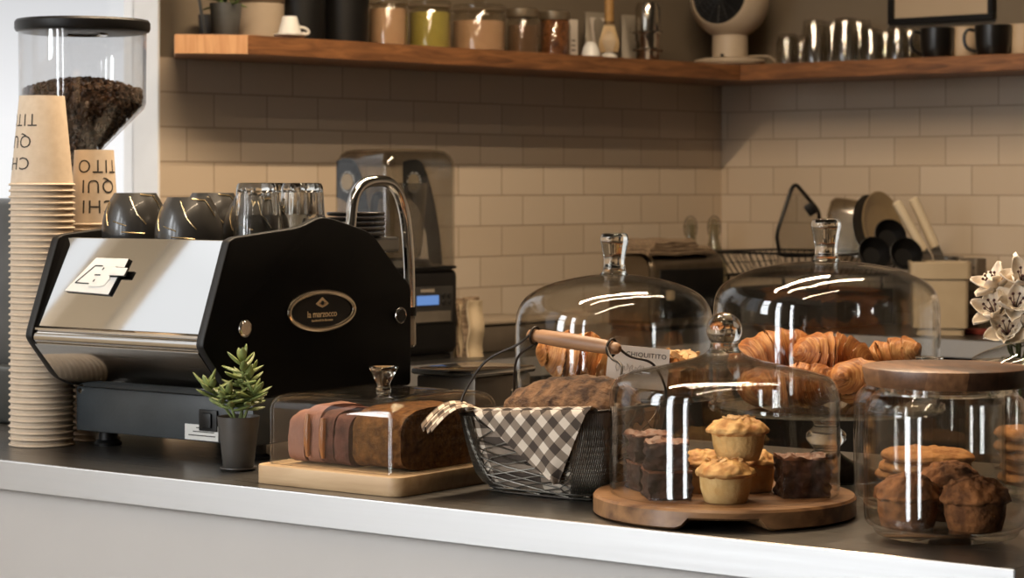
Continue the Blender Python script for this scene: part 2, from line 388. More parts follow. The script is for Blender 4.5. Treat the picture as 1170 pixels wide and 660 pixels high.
# ================================================================== the room
HC = 2.9
s_j = _on(B0, BU, BN, 244.5, 0); TILE_B = tile_mat('back_wall_tiles', s_j + .075, 1.481)
s_r = _on(R0, RU, RN, 883.6, 0); TILE_R = tile_mat('right_wall_tiles', s_r + .075, 1.481)
def two_mat(bm, zsplit):
    for f in bm.faces: f.material_index = 1 if f.calc_center_median().z < zsplit else 0
    return bm
LB = 2.0
bm = box(0, LB, .004, .12, 1.631, HC); bm = box(0, LB, 0, .12, 0, 1.631, bm=bm)
struct('wall_back', two_mat(bm, 1.6311), [PLASTER, TILE_B], xy(B0, 0), RB, label='tiled back wall in pale brick tile below greige paint')
bm = box(-.06, 8.9, .004, .12, 1.631, HC); bm = box(-.06, 8.9, 0, .12, 0, 1.631, bm=bm)
struct('wall_right', two_mat(bm, 1.6311), [PLASTER, TILE_R], xy(R0, 0), RR)
# window wall, in line with the back wall, to its left
bm = box(-2.35, -.006, .0, .12, 0, .9); bm = box(-2.35, -.006, 0, .12, 2.62, HC, bm=bm); bm = box(-2.35, -2.1, 0, .12, .9, 2.62, bm=bm)
struct('wall_window_side', bm, LIGHTW, xy(B0, 0), RB)
struct('trim_1', box(-.006, -.0005, -.001, .12, .9, 2.62), FRAMEW, xy(B0, 0), RB, label='white window reveal beside the tiles')
w1 = struct('window_1', box(-2.1, -.006, .07, .11, .9, .94), FRAMEW, xy(B0, 0), RB, label='bright window behind the coffee grinder')
part('window_frame', box(-2.1, -.006, .07, .11, 2.58, 2.62), FRAMEW, w1, smooth=False)
for x in (-2.1, -1.15):
    part('window_mullion', box(x, x+.045, .07, .11, .94, 2.58), FRAMEW, w1, smooth=False)
part('window_pane', box(-2.1, -.006, .085, .091, .94, 2.58), G_PANE, w1, smooth=False)
# rest of the shop, behind and beside the camera
LX = -2.3
WINS = [(-.50, .0, .25, 2.6, .38), (.74, 1.18, .25, 2.6, .34), (1.62, 2.12, 1.30, 2.6, .20)]     # y0, y1, sill, head, share of the daylight; last one added to brighten the counter edge
ADDED_SKYW = [(2.28, 3.03, 1.35, 2.75), (3.12, 3.29, 1.35, 2.75)]  # unseen openings added so the mirror panel reflects bright sky
bm = None; y = -2.6
for a, b, z0_, z1_ in [w_[:4] for w_ in WINS] + ADDED_SKYW:
    bm = box(LX-.14, LX, y, a, 0, HC, bm=bm); bm = box(LX-.14, LX, a, b, 0, z0_, bm=bm); bm = box(LX-.14, LX, a, b, z1_, HC, bm=bm); y = b
bm = box(LX-.14, LX, y, 3.36, 0, HC, bm=bm)
struct('wall_left', bm, LIGHTW)
for k, (a, b, z0_, z1_) in enumerate([w_[:4] for w_ in WINS] + ADDED_SKYW):
    w2 = struct('window_%d' % (k+2), box(LX-.1, LX-.05, a, b, z0_, z0_+.03), FRAMEW)
    part('window_frame', box(LX-.1, LX-.05, a, a+.03, z0_+.03, z1_), FRAMEW, w2, smooth=False)
    part('window_frame', box(LX-.1, LX-.05, b-.03, b, z0_+.03, z1_), FRAMEW, w2, smooth=False)
    part('window_rail', box(LX-.1, LX-.05, a+.03, b-.03, z1_-.03, z1_), FRAMEW, w2, smooth=False)
    if k < 3: part('window_rail', box(LX-.1, LX-.05, a+.03, b-.03, 1.92, 1.96), FRAMEW, w2, smooth=False)
struct('wall_front', box(LX-.14, 7.5, -2.72, -2.6, 0, HC), PLASTER)
struct('wall_far_right', box(7.4, 7.52, -2.6, .6, 0, HC), PLASTER)
plan = [(LX-.14, -2.72), (7.52, -2.72), (7.52, .62), (.60, 6.46), bw(0, -.12), bw(-2.35, -.12), (LX-.14, 3.30)]
struct('floor', prism(plan, -.1, 0), FLOORM)
struct('ceiling', prism(plan, HC, HC+.1), PLASTER)

# world: overcast daylight outside
w = bpy.data.worlds.new('overcast'); S.world = w; w.use_nodes = True; nt = w.node_tree
bg = nt.nodes['Background']; tc = N(nt, 'ShaderNodeTexCoord'); sp = N(nt, 'ShaderNodeSeparateXYZ'); nt.links.new(tc.outputs['Generated'], sp.inputs[0])
nt.links.new(ramp(nt, sp.outputs['Z'], [(0.0, (.34, .34, .34, 1)), (.03, (.33, .33, .335, 1)), (.08, (.245, .247, .252, 1)), (.22, (.27, .272, .276, 1)), (.5, (.31, .314, .32, 1)), (.72, (.8, .81, .83, 1)), (1.0, (1, 1, 1, 1))]), bg.inputs['Color'])
bg.inputs['Strength'].default_value = 3.1

def area(name, loc, sx, sy, power, col, target=None, rot=None):
    l = bpy.data.lights.new(name, 'AREA'); l.shape = 'RECTANGLE'; l.size = sx; l.size_y = sy; l.energy = power; l.color = col
    o = bpy.data.objects.new(name, l); COL.objects.link(o); o.location = loc
    if rot: o.rotation_euler = rot
    return o
WARM = (1.0, .77, .53)
for d_ in (1.50,):
    p = bw(-.55, d_)
    area('ceiling_strip_lamp_over_bar', (p[0], p[1], 2.78), 1.9, .03, LAMP_A, WARM, rot=(0, 0, RB))
p = sq(-1.75, 2.75)
area('ceiling_strip_lamp_over_counter', (p[0], p[1], 2.78), 2.0, .03, LAMP_B, WARM, rot=(0, 0, RB))
p = sq(-1.2, 1.35)
area('ceiling_strip_lamp_over_aisle', (p[0], p[1], 2.78), 2.0, .03, LAMP_C, WARM, rot=(0, 0, RB))
for a, b, z0_, z1_, share in WINS:
    area('window_daylight', (LX-.16, (a+b)/2, (z0_+z1_)/2), z1_-z0_, b-a, DAY*share, (.92, .96, 1.0), rot=(0, -PI/2, 0))  # lamps added outside the openings to stand in for daylight

# ================================================================== back bar and shelf
dB, dR = .66, .45
inner = None
def cross2(o1, u1, o2, u2):
    # intersection of two ground lines
    d = u1[0]*u2[1]-u1[1]*u2[0]; t = ((o2[0]-o1[0])*u2[1]-(o2[1]-o1[1])*u2[0])/d
    return (o1[0]+u1[0]*t, o1[1]+u1[1]*t)
corner = cross2(B0, BU, R0, RU)
iw = cross2(bw(0, dB), BU, rw(0, dR), RU)
poly = [bw(.1, .002), bw(.1, dB), iw, rw(2.2, dR), rw(2.2, .002), cross2(bw(0, .002), BU, rw(0, .002), RU)]
wt = single('back_worktop', prism(poly, .957, TOP, .0015, 1), [WORKTOP, EDGE], 'stainless steel worktop along the tiled walls at the back', 'worktop', smooth=False)
for f in wt.data.polygons:
    if f.normal.z < .5: f.material_index = 1
def inset(d1, d2):
    a = cross2(bw(0, dB-d1), BU, rw(0, dR-d1), RU)
    return [bw(.12, .004), bw(.12, dB-d1), a, rw(2.15, dR-d1), rw(2.15, .004), cross2(bw(0, .004), BU, rw(0, .004), RU)]
single('back_cabinet', prism(inset(.04, 0), .0, .956, 0), DARKCAB, 'dark base cabinet run under the back worktop', 'cabinet', smooth=False)

Wp, Fp, Cp = bwx(199, .004), None, cross2(bw(0, .004), BU, rw(0, .004), RU)
D = .25
sF = _on(B0, BU, BN, 283, D); Fp = bw(sF, D); Kp = at(199.5, 4.72); Ip = cross2(bw(0, D), BU, rw(0, D), RU)
SZ0, SZ1 = 1.6275, 1.668
sh = thing('corner_shelf', 'thick oak wall shelf running round the corner above the tiles', 'shelf', (0, 0, 0))
def in_frame(poly, o, rz):
    c, s_ = math.cos(-rz), math.sin(-rz)
    return [((x-o[0])*c-(y-o[1])*s_, (x-o[0])*s_+(y-o[1])*c) for x, y in poly]
def shelf_board(name, poly, o, rz):
    bm = prism(in_frame(poly, o, rz), SZ0, SZ1, .002, 2)
    ob = part(name, bm, OAK, sh, smooth=False); ob.location = (o[0], o[1], 0); ob.rotation_euler = (0, 0, rz); return ob
shelf_board('shelf_board', [Wp, Kp, Fp, Ip, Cp], B0, RB)
shelf_board('shelf_board', [Cp, Ip, rw(2.1, D), rw(2.1, .004)], R0, RR)
ec = part('end_cap', prism([(0, 0), (math.hypot(Fp[0]-Kp[0], Fp[1]-Kp[1]), 0), (math.hypot(Fp[0]-Kp[0], Fp[1]-Kp[1]), .0012), (0, .0012)], SZ0+.0005, SZ1-.0005), OAKL, sh, 'pale end grain face of the shelf', smooth=False)
ang = math.atan2(Fp[1]-Kp[1], Fp[0]-Kp[0]); ec.location = (Kp[0]+.0014*math.sin(ang), Kp[1]-.0014*math.cos(ang), 0); ec.rotation_euler = (0, 0, ang)

# ================================================================== front counter
A0, A1, Q0, Q1 = -3.4, -.8924, 1.963, 2.70
ct = single('counter_worktop', box(A0, A1, Q0, Q1, TOP-.039, TOP, .002, 2), [WORKTOP, EDGE], 'long stainless steel counter top across the foreground', 'counter', (0, 0, 0), RC, smooth=False)
for f in ct.data.polygons:
    if f.normal.z < .5: f.material_index = 1
cb = thing('counter_cabinet', 'pale painted counter front under the steel worktop', 'counter', (0, 0, 0), RC)
part('front_panel', box(A0+.02, A1-.014, Q0+.014, Q0+.034, .06, TOP-.0395), PANELW, cb, smooth=False)
part('end_panel', box(A1-.034, A1-.014, Q0+.0345, Q1-.02, .06, TOP-.0395), DARKCAB, cb, smooth=False)
part('carcass', box(A0+.02, A1-.0345, Q0+.0345, Q1-.04, .0, TOP-.0395), DARKCAB, cb, smooth=False)

# ================================================================== espresso machine
mS, mQ = -2.175, 2.04
em = thing('espresso_machine', 'black sided espresso machine with mirrored customer panel on the counter', 'espresso machine', xy(sq(mS, mQ), TOP), RC)
prof = [(0.000,.157),(.047,.284),(.058,.2885),(.181,.2994),(.217,.3125),(.240,.311),(.313,.2934),(.329,.286),(.389,.2295),(.4076,.2168),(.4076,.0774),(.08,.083),(.047,.097),(.002,.149)]
def rounded(P, rads, n=5):
    out = []; m = len(P)
    for i in range(m):
        a, b, c = Vector(P[i-1]), Vector(P[i]), Vector(P[(i+1) % m]); r = rads[i]
        p = b + (a-b).normalized()*min(r, (a-b).length*.48); q = b + (c-b).normalized()*min(r, (c-b).length*.48)
        for k in range(n+1):
            t = k/n; out.append(tuple(p*(1-t)**2 + b*2*t*(1-t) + q*t*t))
    return out
def inset_poly(P, d):
    out = []; m = len(P); A = sum(P[i-1][0]*P[i][1]-P[i][0]*P[i-1][1] for i in range(m)); sg = 1 if A > 0 else -1
    for i in range(m):
        a, b, c = Vector(P[i-1]), Vector(P[i]), Vector(P[(i+1) % m]); t = (c-a).normalized(); out.append((b.x - t.y*d*sg, b.y + t.x*d*sg))
    return out
def side_bm(x0, x1):
    P = rounded(prof, [.016, .004, .006, .02, .012, .012, .012, .012, .008, .012, .008, .012, .012, .012])
    b2 = bmesh.new(); e = .0022; R = []
    for x, d in ((x0, e), (x0+e*.35, e*.35), (x0+e, 0), (x1-e, 0), (x1-e*.35, e*.35), (x1, e)):
        R.append([b2.verts.new((x, u, h)) for u, h in inset_poly(P, d)])
    n = len(P)
    for a, b in zip(R, R[1:]):
        for k in range(n): b2.faces.new((a[k], a[(k+1) % n], b[(k+1) % n], b[k]))
    b2.faces.new(R[0][::-1]); b2.faces.new(R[-1]); bmesh.ops.recalc_face_normals(b2, faces=b2.faces[:]); return b2
for x0, x1 in ((-.165, -.151), (.151, .165)):
    sp_ = part('side_panel', side_bm(x0, x1), [BLACK, RUBBER], em, 'black side panel with dark rim')
    for f in sp_.data.polygons:
        if abs(f.normal.x) < .6: f.material_index = 1
SP = sp_
# customer-side panels between the side panels
def panel(pts, mat, name, x0=-.151, x1=.151, th=.003):
    b2 = bmesh.new(); n = len(pts)
    A = [[b2.verts.new((x, u, h)) for u, h in pts] for x in (x0, x1)]
    for i in range(n-1): b2.faces.new((A[0][i], A[1][i], A[1][i+1], A[0][i+1]))
    bmesh.ops.recalc_face_normals(b2, faces=b2.faces[:])
    bmesh.ops.solidify(b2, geom=b2.faces[:], thickness=th); return part(name, b2, mat, em)
panel([(.0095,.168), (.0605,.2835)], MIRROR, 'mirror_panel')
panel([(.0605,.2842), (.064,.2842)], CHROME, 'mirror_lip')
panel([(.0085,.1675), (.0055,.1655), (.0052,.163), (.007,.1615)], CHROME, 'steel_moulding')
panel([(.007,.161), (.004,.158), (.003,.153), (.0045,.149), (.007,.1465)], CHROME, 'steel_moulding')
panel([(.0075,.146), (.05,.099), (.083,.086)], pbr('satin_steel', (.56,.54,.51,1), .07, 1, c2=(.53,.51,.48,1)), 'lower_panel')
DULL = pbr('dull_deck_steel', (.34, .33, .31, 1), .35, 1, c2=(.3, .29, .27, 1), scale=8)
part('top_deck', box(-.151, .151, .075, .335, .262, .270), DULL, em, smooth=False)
part('cup_rail', box(-.151, .151, .335, .40, .262, .283, .004), DULL, em, smooth=False)
part('inner_body', box(-.15, .15, .1, .36, .09, .261), BLACK2, em, smooth=False)
part('back_hood', prism([(.336, .1), (.398, .1), (.398, .215), (.38, .232), (.336, .261)], -.15, .15, M=Matrix(((0,0,1,0),(1,0,0,0),(0,1,0,0),(0,0,0,1)))), BLACK2, em, smooth=False)
bb = part('base', box(-.164, .165, .09, .385, .0215, .0815, .0025), SLATE, em)
part('screw', xf(lathe([(0, .0012), (.003, .001), (.004, 0)], 14), T(-.156, .09, .0755) @ Rx(90)), CHROME, bb)
for x in (-.138, .138):
    for y in (.125, .35):
        part('foot', lathe([(0, 0), (.018, 0), (.019, .004), (.013, .008), (.0125, .022), (0, .022)], 24, off=(x, y, 0)), BLACK2, em)
sw = part('switch_plate', box(.072, .104, .0865, .0895, .036, .064, .001), BLACK2, em, 'black power switch plate')
part('rocker', box(.08, .096, .0835, .0864, .040, .060, .002), BLACK2, sw)
lb = part('rating_label', box(.045, .105, .0885, .0897, .0235, .0435), WHITE, em, 'white printed label', smooth=False)
for i, (a, b) in enumerate(((.066, .098), (.060, .098), (.052, .1))):
    part('print_line', box(a, b, .0880, .0884, .039-.005*i, .0402-.005*i), INK, lb, smooth=False)
# badge on the right side panel
def side_place(bm, u, h): return xf(bm, T(.165, u, h) @ Matrix(((0,0,1,0),(1,0,0,0),(0,1,0,0),(0,0,0,1))))
bu, bh = .2187, .189
bd = part('badge', side_place(lathe([(0, .003), (.9, .003), (.9, 0), (0, 0)], 64, sx=.064, sy=.0235), bu, bh), BLACK2, em, 'oval black badge with chrome rim')
pts = [(.064*math.cos(a), .0245*math.sin(a), .003) for a in [2*PI*i/72 for i in range(72)]]
part('badge_rim', side_place(tube(pts,   .0034, 10, cyc=True), bu, bh), pbr('badge_brass', (.78, .66, .50, 1), .16, 1, c2=(.76, .64, .48, 1)), bd)
BRASS = pbr('badge_print', C(214, 190, 150), .5, c2=C(206, 180, 142))
part('lettering', side_place(xf(text_bm('la marzocco', .0125, .0002, space=.96), T(0, -.0045, .0034)), bu, bh), BRASS, bd, smooth=False)
part('lettering', side_place(xf(text_bm('handmade in florence', .0048, .0002), T(0, -.0125, .0034)), bu, bh), BRASS, bd, smooth=False)
cr = prism([(-.0125, 0), (-.009, .0022), (0, .0085), (.009, .0022), (.0125, 0), (.009, -.0022), (0, -.0055), (-.009, -.0022)], 0, .0006)
part('crest', side_place(xf(cr, T(0, .0095, .0032)), bu, bh), BRASS, bd, smooth=False)
c2_ = lathe([(0, .0012), (.0022, .001), (.003, 0)], 16); c2_ = prism([(-.006, -.0006), (.006, -.0006), (.006, .0002), (-.006, .0002)], 0, .001, bm=c2_)
part('crest_shield', side_place(xf(c2_, T(0, .0105, .0039)), bu, bh), BLACK2, bd, smooth=False)
for u, h, m in ((.0723, .1728, CHROME), (.3811, .1756, BLACK2)):
    k = part('side_knob', side_place(lathe([(0, .005), (.0085, .005), (.0095, .004), (.0095, 0), (0, 0)], 32), u, h), m, em)
    part('knob_ring', side_place(tube([(.0102*math.cos(2*PI*i/36), .0102*math.sin(2*PI*i/36), .003) for i in range(36)], .0013, 8, cyc=True), u, h), CHROME, k)
# raised emblem on the mirror panel: plate, inlay line, letter block, cross bar
tilt = math.atan2(.0605-.0095, .2835-.168)
def emb(px, py):                                  # emblem plane (along the panel, up the panel), metres
    return ((px-106)*.00160, (313.2-py)*.00127)
def emb_place(bm): return xf(bm, T((-2.2947+(106-74)*.00167)-mS+.001, .0095+.0655*math.tan(tilt), .168+.0655) @ Rx(90) @ Rx(-math.degrees(tilt)) @ Matrix.Diagonal((1, 1, .5, 1)))
lg = part('emblem', emb_place(prism([emb(*p) for p in ((74.3, 331), (99.5, 293), (138, 293), (136.3, 304), (133, 304), (132, 313.5), (127.8, 333.2))], .0, .0085, .0006)), [WHITE, BLACK2], em, 'raised white emblem with black edges')
ln = [((102, 302), (111, 302)), ((84.5, 321.5), (102, 302)), ((84.5, 321.5), (101, 322)), ((128, 303), (119.5, 323)), ((128, 303.5), (136, 303.5)), ((124, 313.6), (133, 313.6))]
bm = None
for a, b in ln:
    A, B = Vector(emb(*a)), Vector(emb(*b)); d = (B-A).normalized(); n = Vector((-d.y, d.x))*.0008
    bm = prism([tuple(A-n), tuple(B-n), tuple(B+n), tuple(A+n)], .0087, .0093, bm=bm)
part('emblem_inlay', emb_place(bm), BLACK2, lg, smooth=False)
bm = prism([emb(*p) for p in ((111, 301.5), (127.5, 301.5), (125.5, 309), (122.5, 312.5), (124, 316), (120, 323.8), (114.5, 325), (101.5, 325), (104, 318.5), (113, 303.5))], .0087, .0105, .0004)
part('emblem_letter', emb_place(bm), WHITE, lg, smooth=False)
bm = None
for a, b in (((112.2, 306.8), (113.8, 304.2)), ((105.2, 312.4), (112, 312.4)), ((105.8, 320), (107.2, 317.4))):
    A, B = Vector(emb(*a)), Vector(emb(*b)); d = (B-A).normalized(); n = Vector((-d.y, d.x))*.0009
    bm = prism([tuple(A-n), tuple(B-n), tuple(B+n), tuple(A+n)], .0107, .0111, bm=bm)
part('emblem_slot', emb_place(bm), BLACK2, lg, smooth=False)
cbk = part('emblem_bar', emb_place(prism([emb(*p) for p in ((125.6, 304.4), (143.4, 304.4), (141.6, 313.2), (123.6, 313.2))], .0096, .0165, .0005)), [WHITE, BLACK2], lg)
nrm = Vector((0, -math.cos(tilt), math.sin(tilt)))
for o in (lg, cbk):
    for f in o.data.polygons:
        if f.normal.dot(nrm) < .8: f.material_index = 1
# steam wand
su, sh_ = .1435, 0
wp = curve_pts([(.137, .300, .255), (.137, .312, .30), (.137, .318, .335), (.138, .335, .3545), (.139, .362, .3605), (.14, .392, .3570), (.141, .412, .338), (.142, .424, .30), (.142, .431, .24), (.142, .432, .18)], 6)
wd = part('steam_wand', tube(wp, .0078, 14), CHROME, em)
part('wand_grip', lathe([(0, 0), (.006, 0), (.009, .004), (.0085, .03), (.0065, .045), (0, .045)], 20, off=(.142, .432, .128)), pbr('grip_plastic', C(150, 138, 122), .25, c2=C(130, 118, 104)), wd, 'translucent wand grip')
part('wand_collar', lathe([(0, 0), (.0095, 0), (.0095, .012), (0, .012)], 20, off=(.142, .432, .172)), BLACK2, wd)

# ------------------------------------------------------------------ charcoal cups on the machine
def cup_tree(label, ha):
    t = thing('coffee_cup', label, 'cup', (0, 0, 0), 0, 'upturned charcoal cups on the machine')
    pr = smooth_prof([(.0425, 0), (.0448, .012), (.0438, .030), (.0380, .050), (.0290, .0665)], 5) + [(.0282, .068), (.0256, .068), (.0252, .0655), (0, .0655)]
    inn = [(0, .060), (.026, .060), (.0355, .048), (.0413, .030), (.0422, .012), (.0408, 0)]
    part('bowl', lathe(pr + inn + [(.0425, 0)], 40), CHARCOAL, t)
    hp = curve_pts([(.0425, 0, .014), (.054, 0, .012), (.062, 0, .022), (.0615, 0, .04), (.052, 0, .052), (.0365, 0, .052)], 5)
    part('handle', xf(tube(hp, .0042, 10), Rz(ha)), CHARCOAL, t)
    def surf(a, z):
        P = sorted([(p[1], p[0]) for p in pr[:22]])
        for (z0, r0), (z1, r1) in zip(P, P[1:]):
            if z0 <= z <= z1: r = r0+(r1-r0)*(z-z0)/max(1e-6, z1-z0); break
        else: r = P[-1][1]
        return ((r+.0003)*math.cos(a), (r+.0003)*math.sin(a), z)
    for seq in (((-1.72, .063), (-1.55, .052), (-1.42, .040), (-1.15, .026)), ((-2.72, .056), (-2.62, .04), (-2.42, .024)), ((-2.2, .030), (-1.75, .024)), ((-1.25, .066), (-.62, .064), (-.42, .044)), ((-1.9, .016), (-1.2, .014))):
        P = []
        for (a0, z0), (a1, z1) in zip(seq, seq[1:]):
            P += [surf(a0+(a1-a0)*i/8, z0+(z1-z0)*i/8) for i in range(8)]
        P.append(surf(*seq[-1]))
        part('gold_line', tube(P, .0009, 6), GOLD, t, 'thin gold line')
    return t
DK = TOP + .2705
c0 = cup_tree('upturned charcoal cup with gold lines, leftmost on the espresso machine', 95)
c0.location = xy(sq(-2.268, 2.172), DK + .0055); c0.rotation_euler = (0, 0, .08)
dup(c0, xy(sq(-2.148, 2.154), DK), -.06, 'upturned charcoal cup with gold lines, frontmost beside the glass tumblers')
c1 = cup_tree('upturned charcoal cup with handle showing, behind the frontmost cup', 0)
c1.location = xy(sq(-2.198, 2.250), DK + .0055); c1.rotation_euler = (0, 0, .06)
dup(c0, xy(sq(-2.108, 2.240), DK), .2, 'upturned charcoal cup half hidden behind the left tumbler')
# pale tray insert so the two rear cups stand level
# ------------------------------------------------------------------ tumblers
def tumbler(h, rb, rt, n=60, rib=.0006, nr=12):
    prof_ = [(rt-.0022, .0003), (rt-.001, 0), (rt, .0012), (rt, h*.46), (rt-.0018, h*.50), (rt-.0022, h*.53), (rb+.0008, h*.94), (rb-.001, h*.99), (rb-.004, h), (0, h*.995), ]
    inner_ = [(0, h*.88), (rb-.005, h*.88), (rb-.0025, h*.85), (rt-.0042, h*.53), (rt-.0026, h*.47), (rt-.0024, .002), (rt-.0022, .0003)]
    bm = bmesh.new(); lathe(prof_, n, bm); 
    b2 = bmesh.new(); lathe(inner_, n, b2)
    for f in b2.faces: f.normal_flip()
    for v in bm.verts:
        r = math.hypot(v.co.x, v.co.y)
        if r > .01 and h*.52 < v.co.z < h*.96:
            a = math.atan2(v.co.y, v.co.x); k = 1 + rib*math.cos(nr*a)/r; v.co.x *= k; v.co.y *= k
    me = bpy.data.meshes.new('t'); b2.to_mesh(me); b2.free(); bm.from_mesh(me); bpy.data.meshes.remove(me)
    bmesh.ops.remove_doubles(bm, verts=bm.verts[:], dist=1e-5)
    bmesh.ops.recalc_face_normals(bm, faces=bm.faces[:]); return bm
tm = mesh_of(tumbler(.087, .0262, .0318, 72), 'glass_tumbler', G_TUMB)
for s_, q_, lab in ((-2.0585, 2.19, 'upturned clear tumbler at the front right edge of the machine, left of its pair'), (-2.0585, 2.277, 'upturned clear tumbler just left of the black saucers'),
                    (-2.1275, 2.322, 'upturned clear tumbler in the second row, behind the two front tumblers')):
    o = bpy.data.objects.new('glass_tumbler', tm); COL.objects.link(o); o.location = xy(sq(s_, q_), DK); tag(o, lab, 'glass', 'tumblers on the espresso machine')
# ------------------------------------------------------------------ black saucers
sm = mesh_of(lathe([(0, 0), (.028, 0), (.038, .0010), (.0402, .0024), (.0405, .0050), (.0395, .0058), (.032, .0052), (.026, .0040), (0, .0040)], 48), 'saucer', pbr('black_saucer', C(22, 20, 19), .35, c2=C(26, 24, 22)))
nm = ['lowest', 'second', 'third', 'fourth', 'topmost']
for i in range(5):
    o = bpy.data.objects.new('saucer', sm); COL.objects.link(o); o.location = xy(sq(-2.063, 2.392), TOP + .2832 + .0071*i)
    tag(o, f'black saucer, {nm[i]} of the stack behind the tumblers' if i in (0, 4) else f'black saucer, {nm[i]} from the bottom of the stack behind the tumblers', 'saucer', 'black saucers on the machine')

# ------------------------------------------------------------------ paper cup stacks
def cup_shell(h, rt, rb, name):
    # mouth down; rolled rim at the bottom, base recess at the top
    pr = [(rb-.0003, .0015)] + arc(rb+.0012, .0016, .0015, 180, 450, 8) + [(rb, .0034), (rt+.0002, h-.001), (rt, h), (rt-.0012, h), (rt-.0014, h-.005), (0, h-.005)]
    pi_ = [(0, h-.0055), (rt-.0004, h-.0055), (rb-.0004, .0034), (rb-.0003, .0015)]
    return mesh_of(lathe(pr + pi_, 48), name, KRAFT)
def cone_text(txt, size, h, rt, rb, z, ang, parent):
    bm = text_bm(txt, size, .0001, space=1.12, bold=-.00012)
    xs = [v.co.x for v in bm.verts]; x = min(xs)
    while x < max(xs):
        x += .0016; bmesh.ops.bisect_plane(bm, geom=bm.verts[:]+bm.edges[:]+bm.faces[:], plane_co=(x, 0, 0), plane_no=(1, 0, 0))
    for v in bm.verts:
        zz = z + v.co.y*-1; r = rb + (rt+.0002-rb)*(zz-.0034)/(h-.0044) + .0002 + v.co.z
        a = ang - v.co.x/((rb+rt)/2)
        v.co = Vector((r*math.cos(a), r*math.sin(a), zz))
    bmesh.ops.recalc_face_normals(bm, faces=bm.faces[:])
    return part('lettering', bm, INK, parent, smooth=False)
P1 = sq(-2.387, 2.112); me = cup_shell(.1225, .0305, .0422, 'paper_cup')
nC = 43; stp = .3535/(nC-1)
big = None
for i in range(nC):
    o = bpy.data.objects.new('paper_cup', me); COL.objects.link(o); o.location = (P1[0]+.0001*math.sin(i*1.7), P1[1]+.0001*math.cos(i*2.3), TOP + .0001 + stp*i); o.rotation_euler = (0, 0, i*.7)
    tag(o, 'kraft paper cup nested upside down in the tall front stack' if i < nC-1 else 'fully visible top cup of the tall kraft paper cup stack', 'paper cup', 'kraft cups in the tall front stack')
    big = o
big.rotation_euler = (0, 0, 0)
aim = math.atan2(-P1[1], -P1[0])                  # towards the viewer's side
for t_, z_ in (('TITO', .090), ('QUI', .0605), ('CHI', .031)):
    cone_text(t_, .0245, .1225, .0305, .0422, z_, aim-1.02, big)
P2 = sq(-2.381, 2.202); me2 = cup_shell(.105, .0272, .0335, 'small_paper_cup')
nC2 = 41; stp2 = .2985/(nC2-1)
for i in range(nC2):
    o = bpy.data.objects.new('small_paper_cup', me2); COL.objects.link(o); o.location = (P2[0], P2[1], TOP + .0001 + stp2*i); o.rotation_euler = (0, 0, i*.9)
    tag(o, 'small kraft paper cup nested in the rear stack beside the machine' if i < nC2-1 else 'lettered top cup of the shorter kraft stack behind the machine', 'paper cup', 'small kraft cups in the rear stack')
    big = o
big.rotation_euler = (0, 0, 0)
aim = math.atan2(-P2[1], -P2[0])
for t_, z_ in (('TITO', .083), ('QUI', .055), ('CHI', .027)):
    cone_text(t_, .0265, .105, .0272, .0335, z_, aim+.22, big)

# ------------------------------------------------------------------ grinder with bean hopper
P3 = sq(-2.59, 2.372)
gr = thing('coffee_grinder', 'tall coffee grinder with clear bean hopper beside the window', 'grinder', xy(P3, TOP), RC)
hb = part('hopper', lathe([(.024, .375), (.0245, .40), (.030, .408), (.0915, .470), (.0945, .478), (.0955, .588), (.0930, .588), (.092, .479), (.0895, .473), (.028, .411), (.0222, .404), (.0215, .375), (.024, .375)], 64), G_HOP, gr, 'clear bean hopper')
ld = part('hopper_lid', lathe([(0, .584), (.093, .584), (.0995, .5865), (.1012, .590), (.1012, .600), (.0985, .6035), (0, .605)], 64), BLACK2, gr, 'black hopper lid')
part('lid_vent', tube([(.035*math.cos(a)+.0, .035*math.sin(a), .583) for a in [PI*i/10 for i in range(11)]], .003, 6), CHROME, ld)
part('grinder_body', box(-.13, .09, -.075, .085, .06, .335, .012, 3), pbr('grinder_grey', C(96, 96, 94), .35, .6, c2=C(88, 88, 86)), gr)
part('throat', lathe([(0, .335), (.04, .335), (.034, .372), (.026, .376), (0, .376)], 32), BLACK2, gr)
part('grinder_base', box(-.16, .09, -.11, .09, 0, .085, .008, 3), pbr('grinder_base_grey', C(58, 60, 58), .4, c2=C(52, 54, 52)), gr)
part('side_plate', box(-.136, -.131, -.06, .05, .10, .325, .002), BLACK2, gr)
# the beans: a core and a skin of single beans
bm = lathe([(0, .376), (.016, .376), (.017, .405), (.023, .4145), (.082, .4755), (.0845, .481), (.0845, .492), (.06, .503), (.03, .5085), (0, .510)], 40)
rnd = random.Random(3)
def bean(bm, p, rot):
    r = bmesh.ops.create_icosphere(bm, subdivisions=1, radius=1)
    M = Matrix.Translation(p) @ rot.to_4x4() @ Matrix.Diagonal((.0055, .0038, .003, 1))
    bmesh.ops.transform(bm, matrix=M, verts=r['verts'])
from mathutils import Euler
def reul(): return Euler((rnd.uniform(0, 6.3), rnd.uniform(0, 6.3), rnd.uniform(0, 6.3))).to_matrix()
for i in range(640):
    r = .0865*math.sqrt(rnd.random()); a = rnd.uniform(0, 2*PI)
    bean(bm, (r*math.cos(a), r*math.sin(a), .5135-.018*(r/.0865)**1.6+rnd.uniform(-.002, .0035)), reul())
for i in range(1500):
    z = rnd.uniform(.385, .497); r = .088 if z > .478 else (.0265+(.0875-.0265)*max(0, (z-.4115))/(.478-.4115) if z > .4115 else .0195)
    if rnd.random() > (r/.09)**.7: continue
    a = rnd.uniform(0, 2*PI); bean(bm, ((r-.0015)*math.cos(a), (r-.0015)*math.sin(a), z), reul())
single('coffee_beans', bm, BEAN, 'dark roasted coffee beans filling the clear grinder hopper', 'coffee beans', xy(P3, TOP), RC, None, 'stuff')

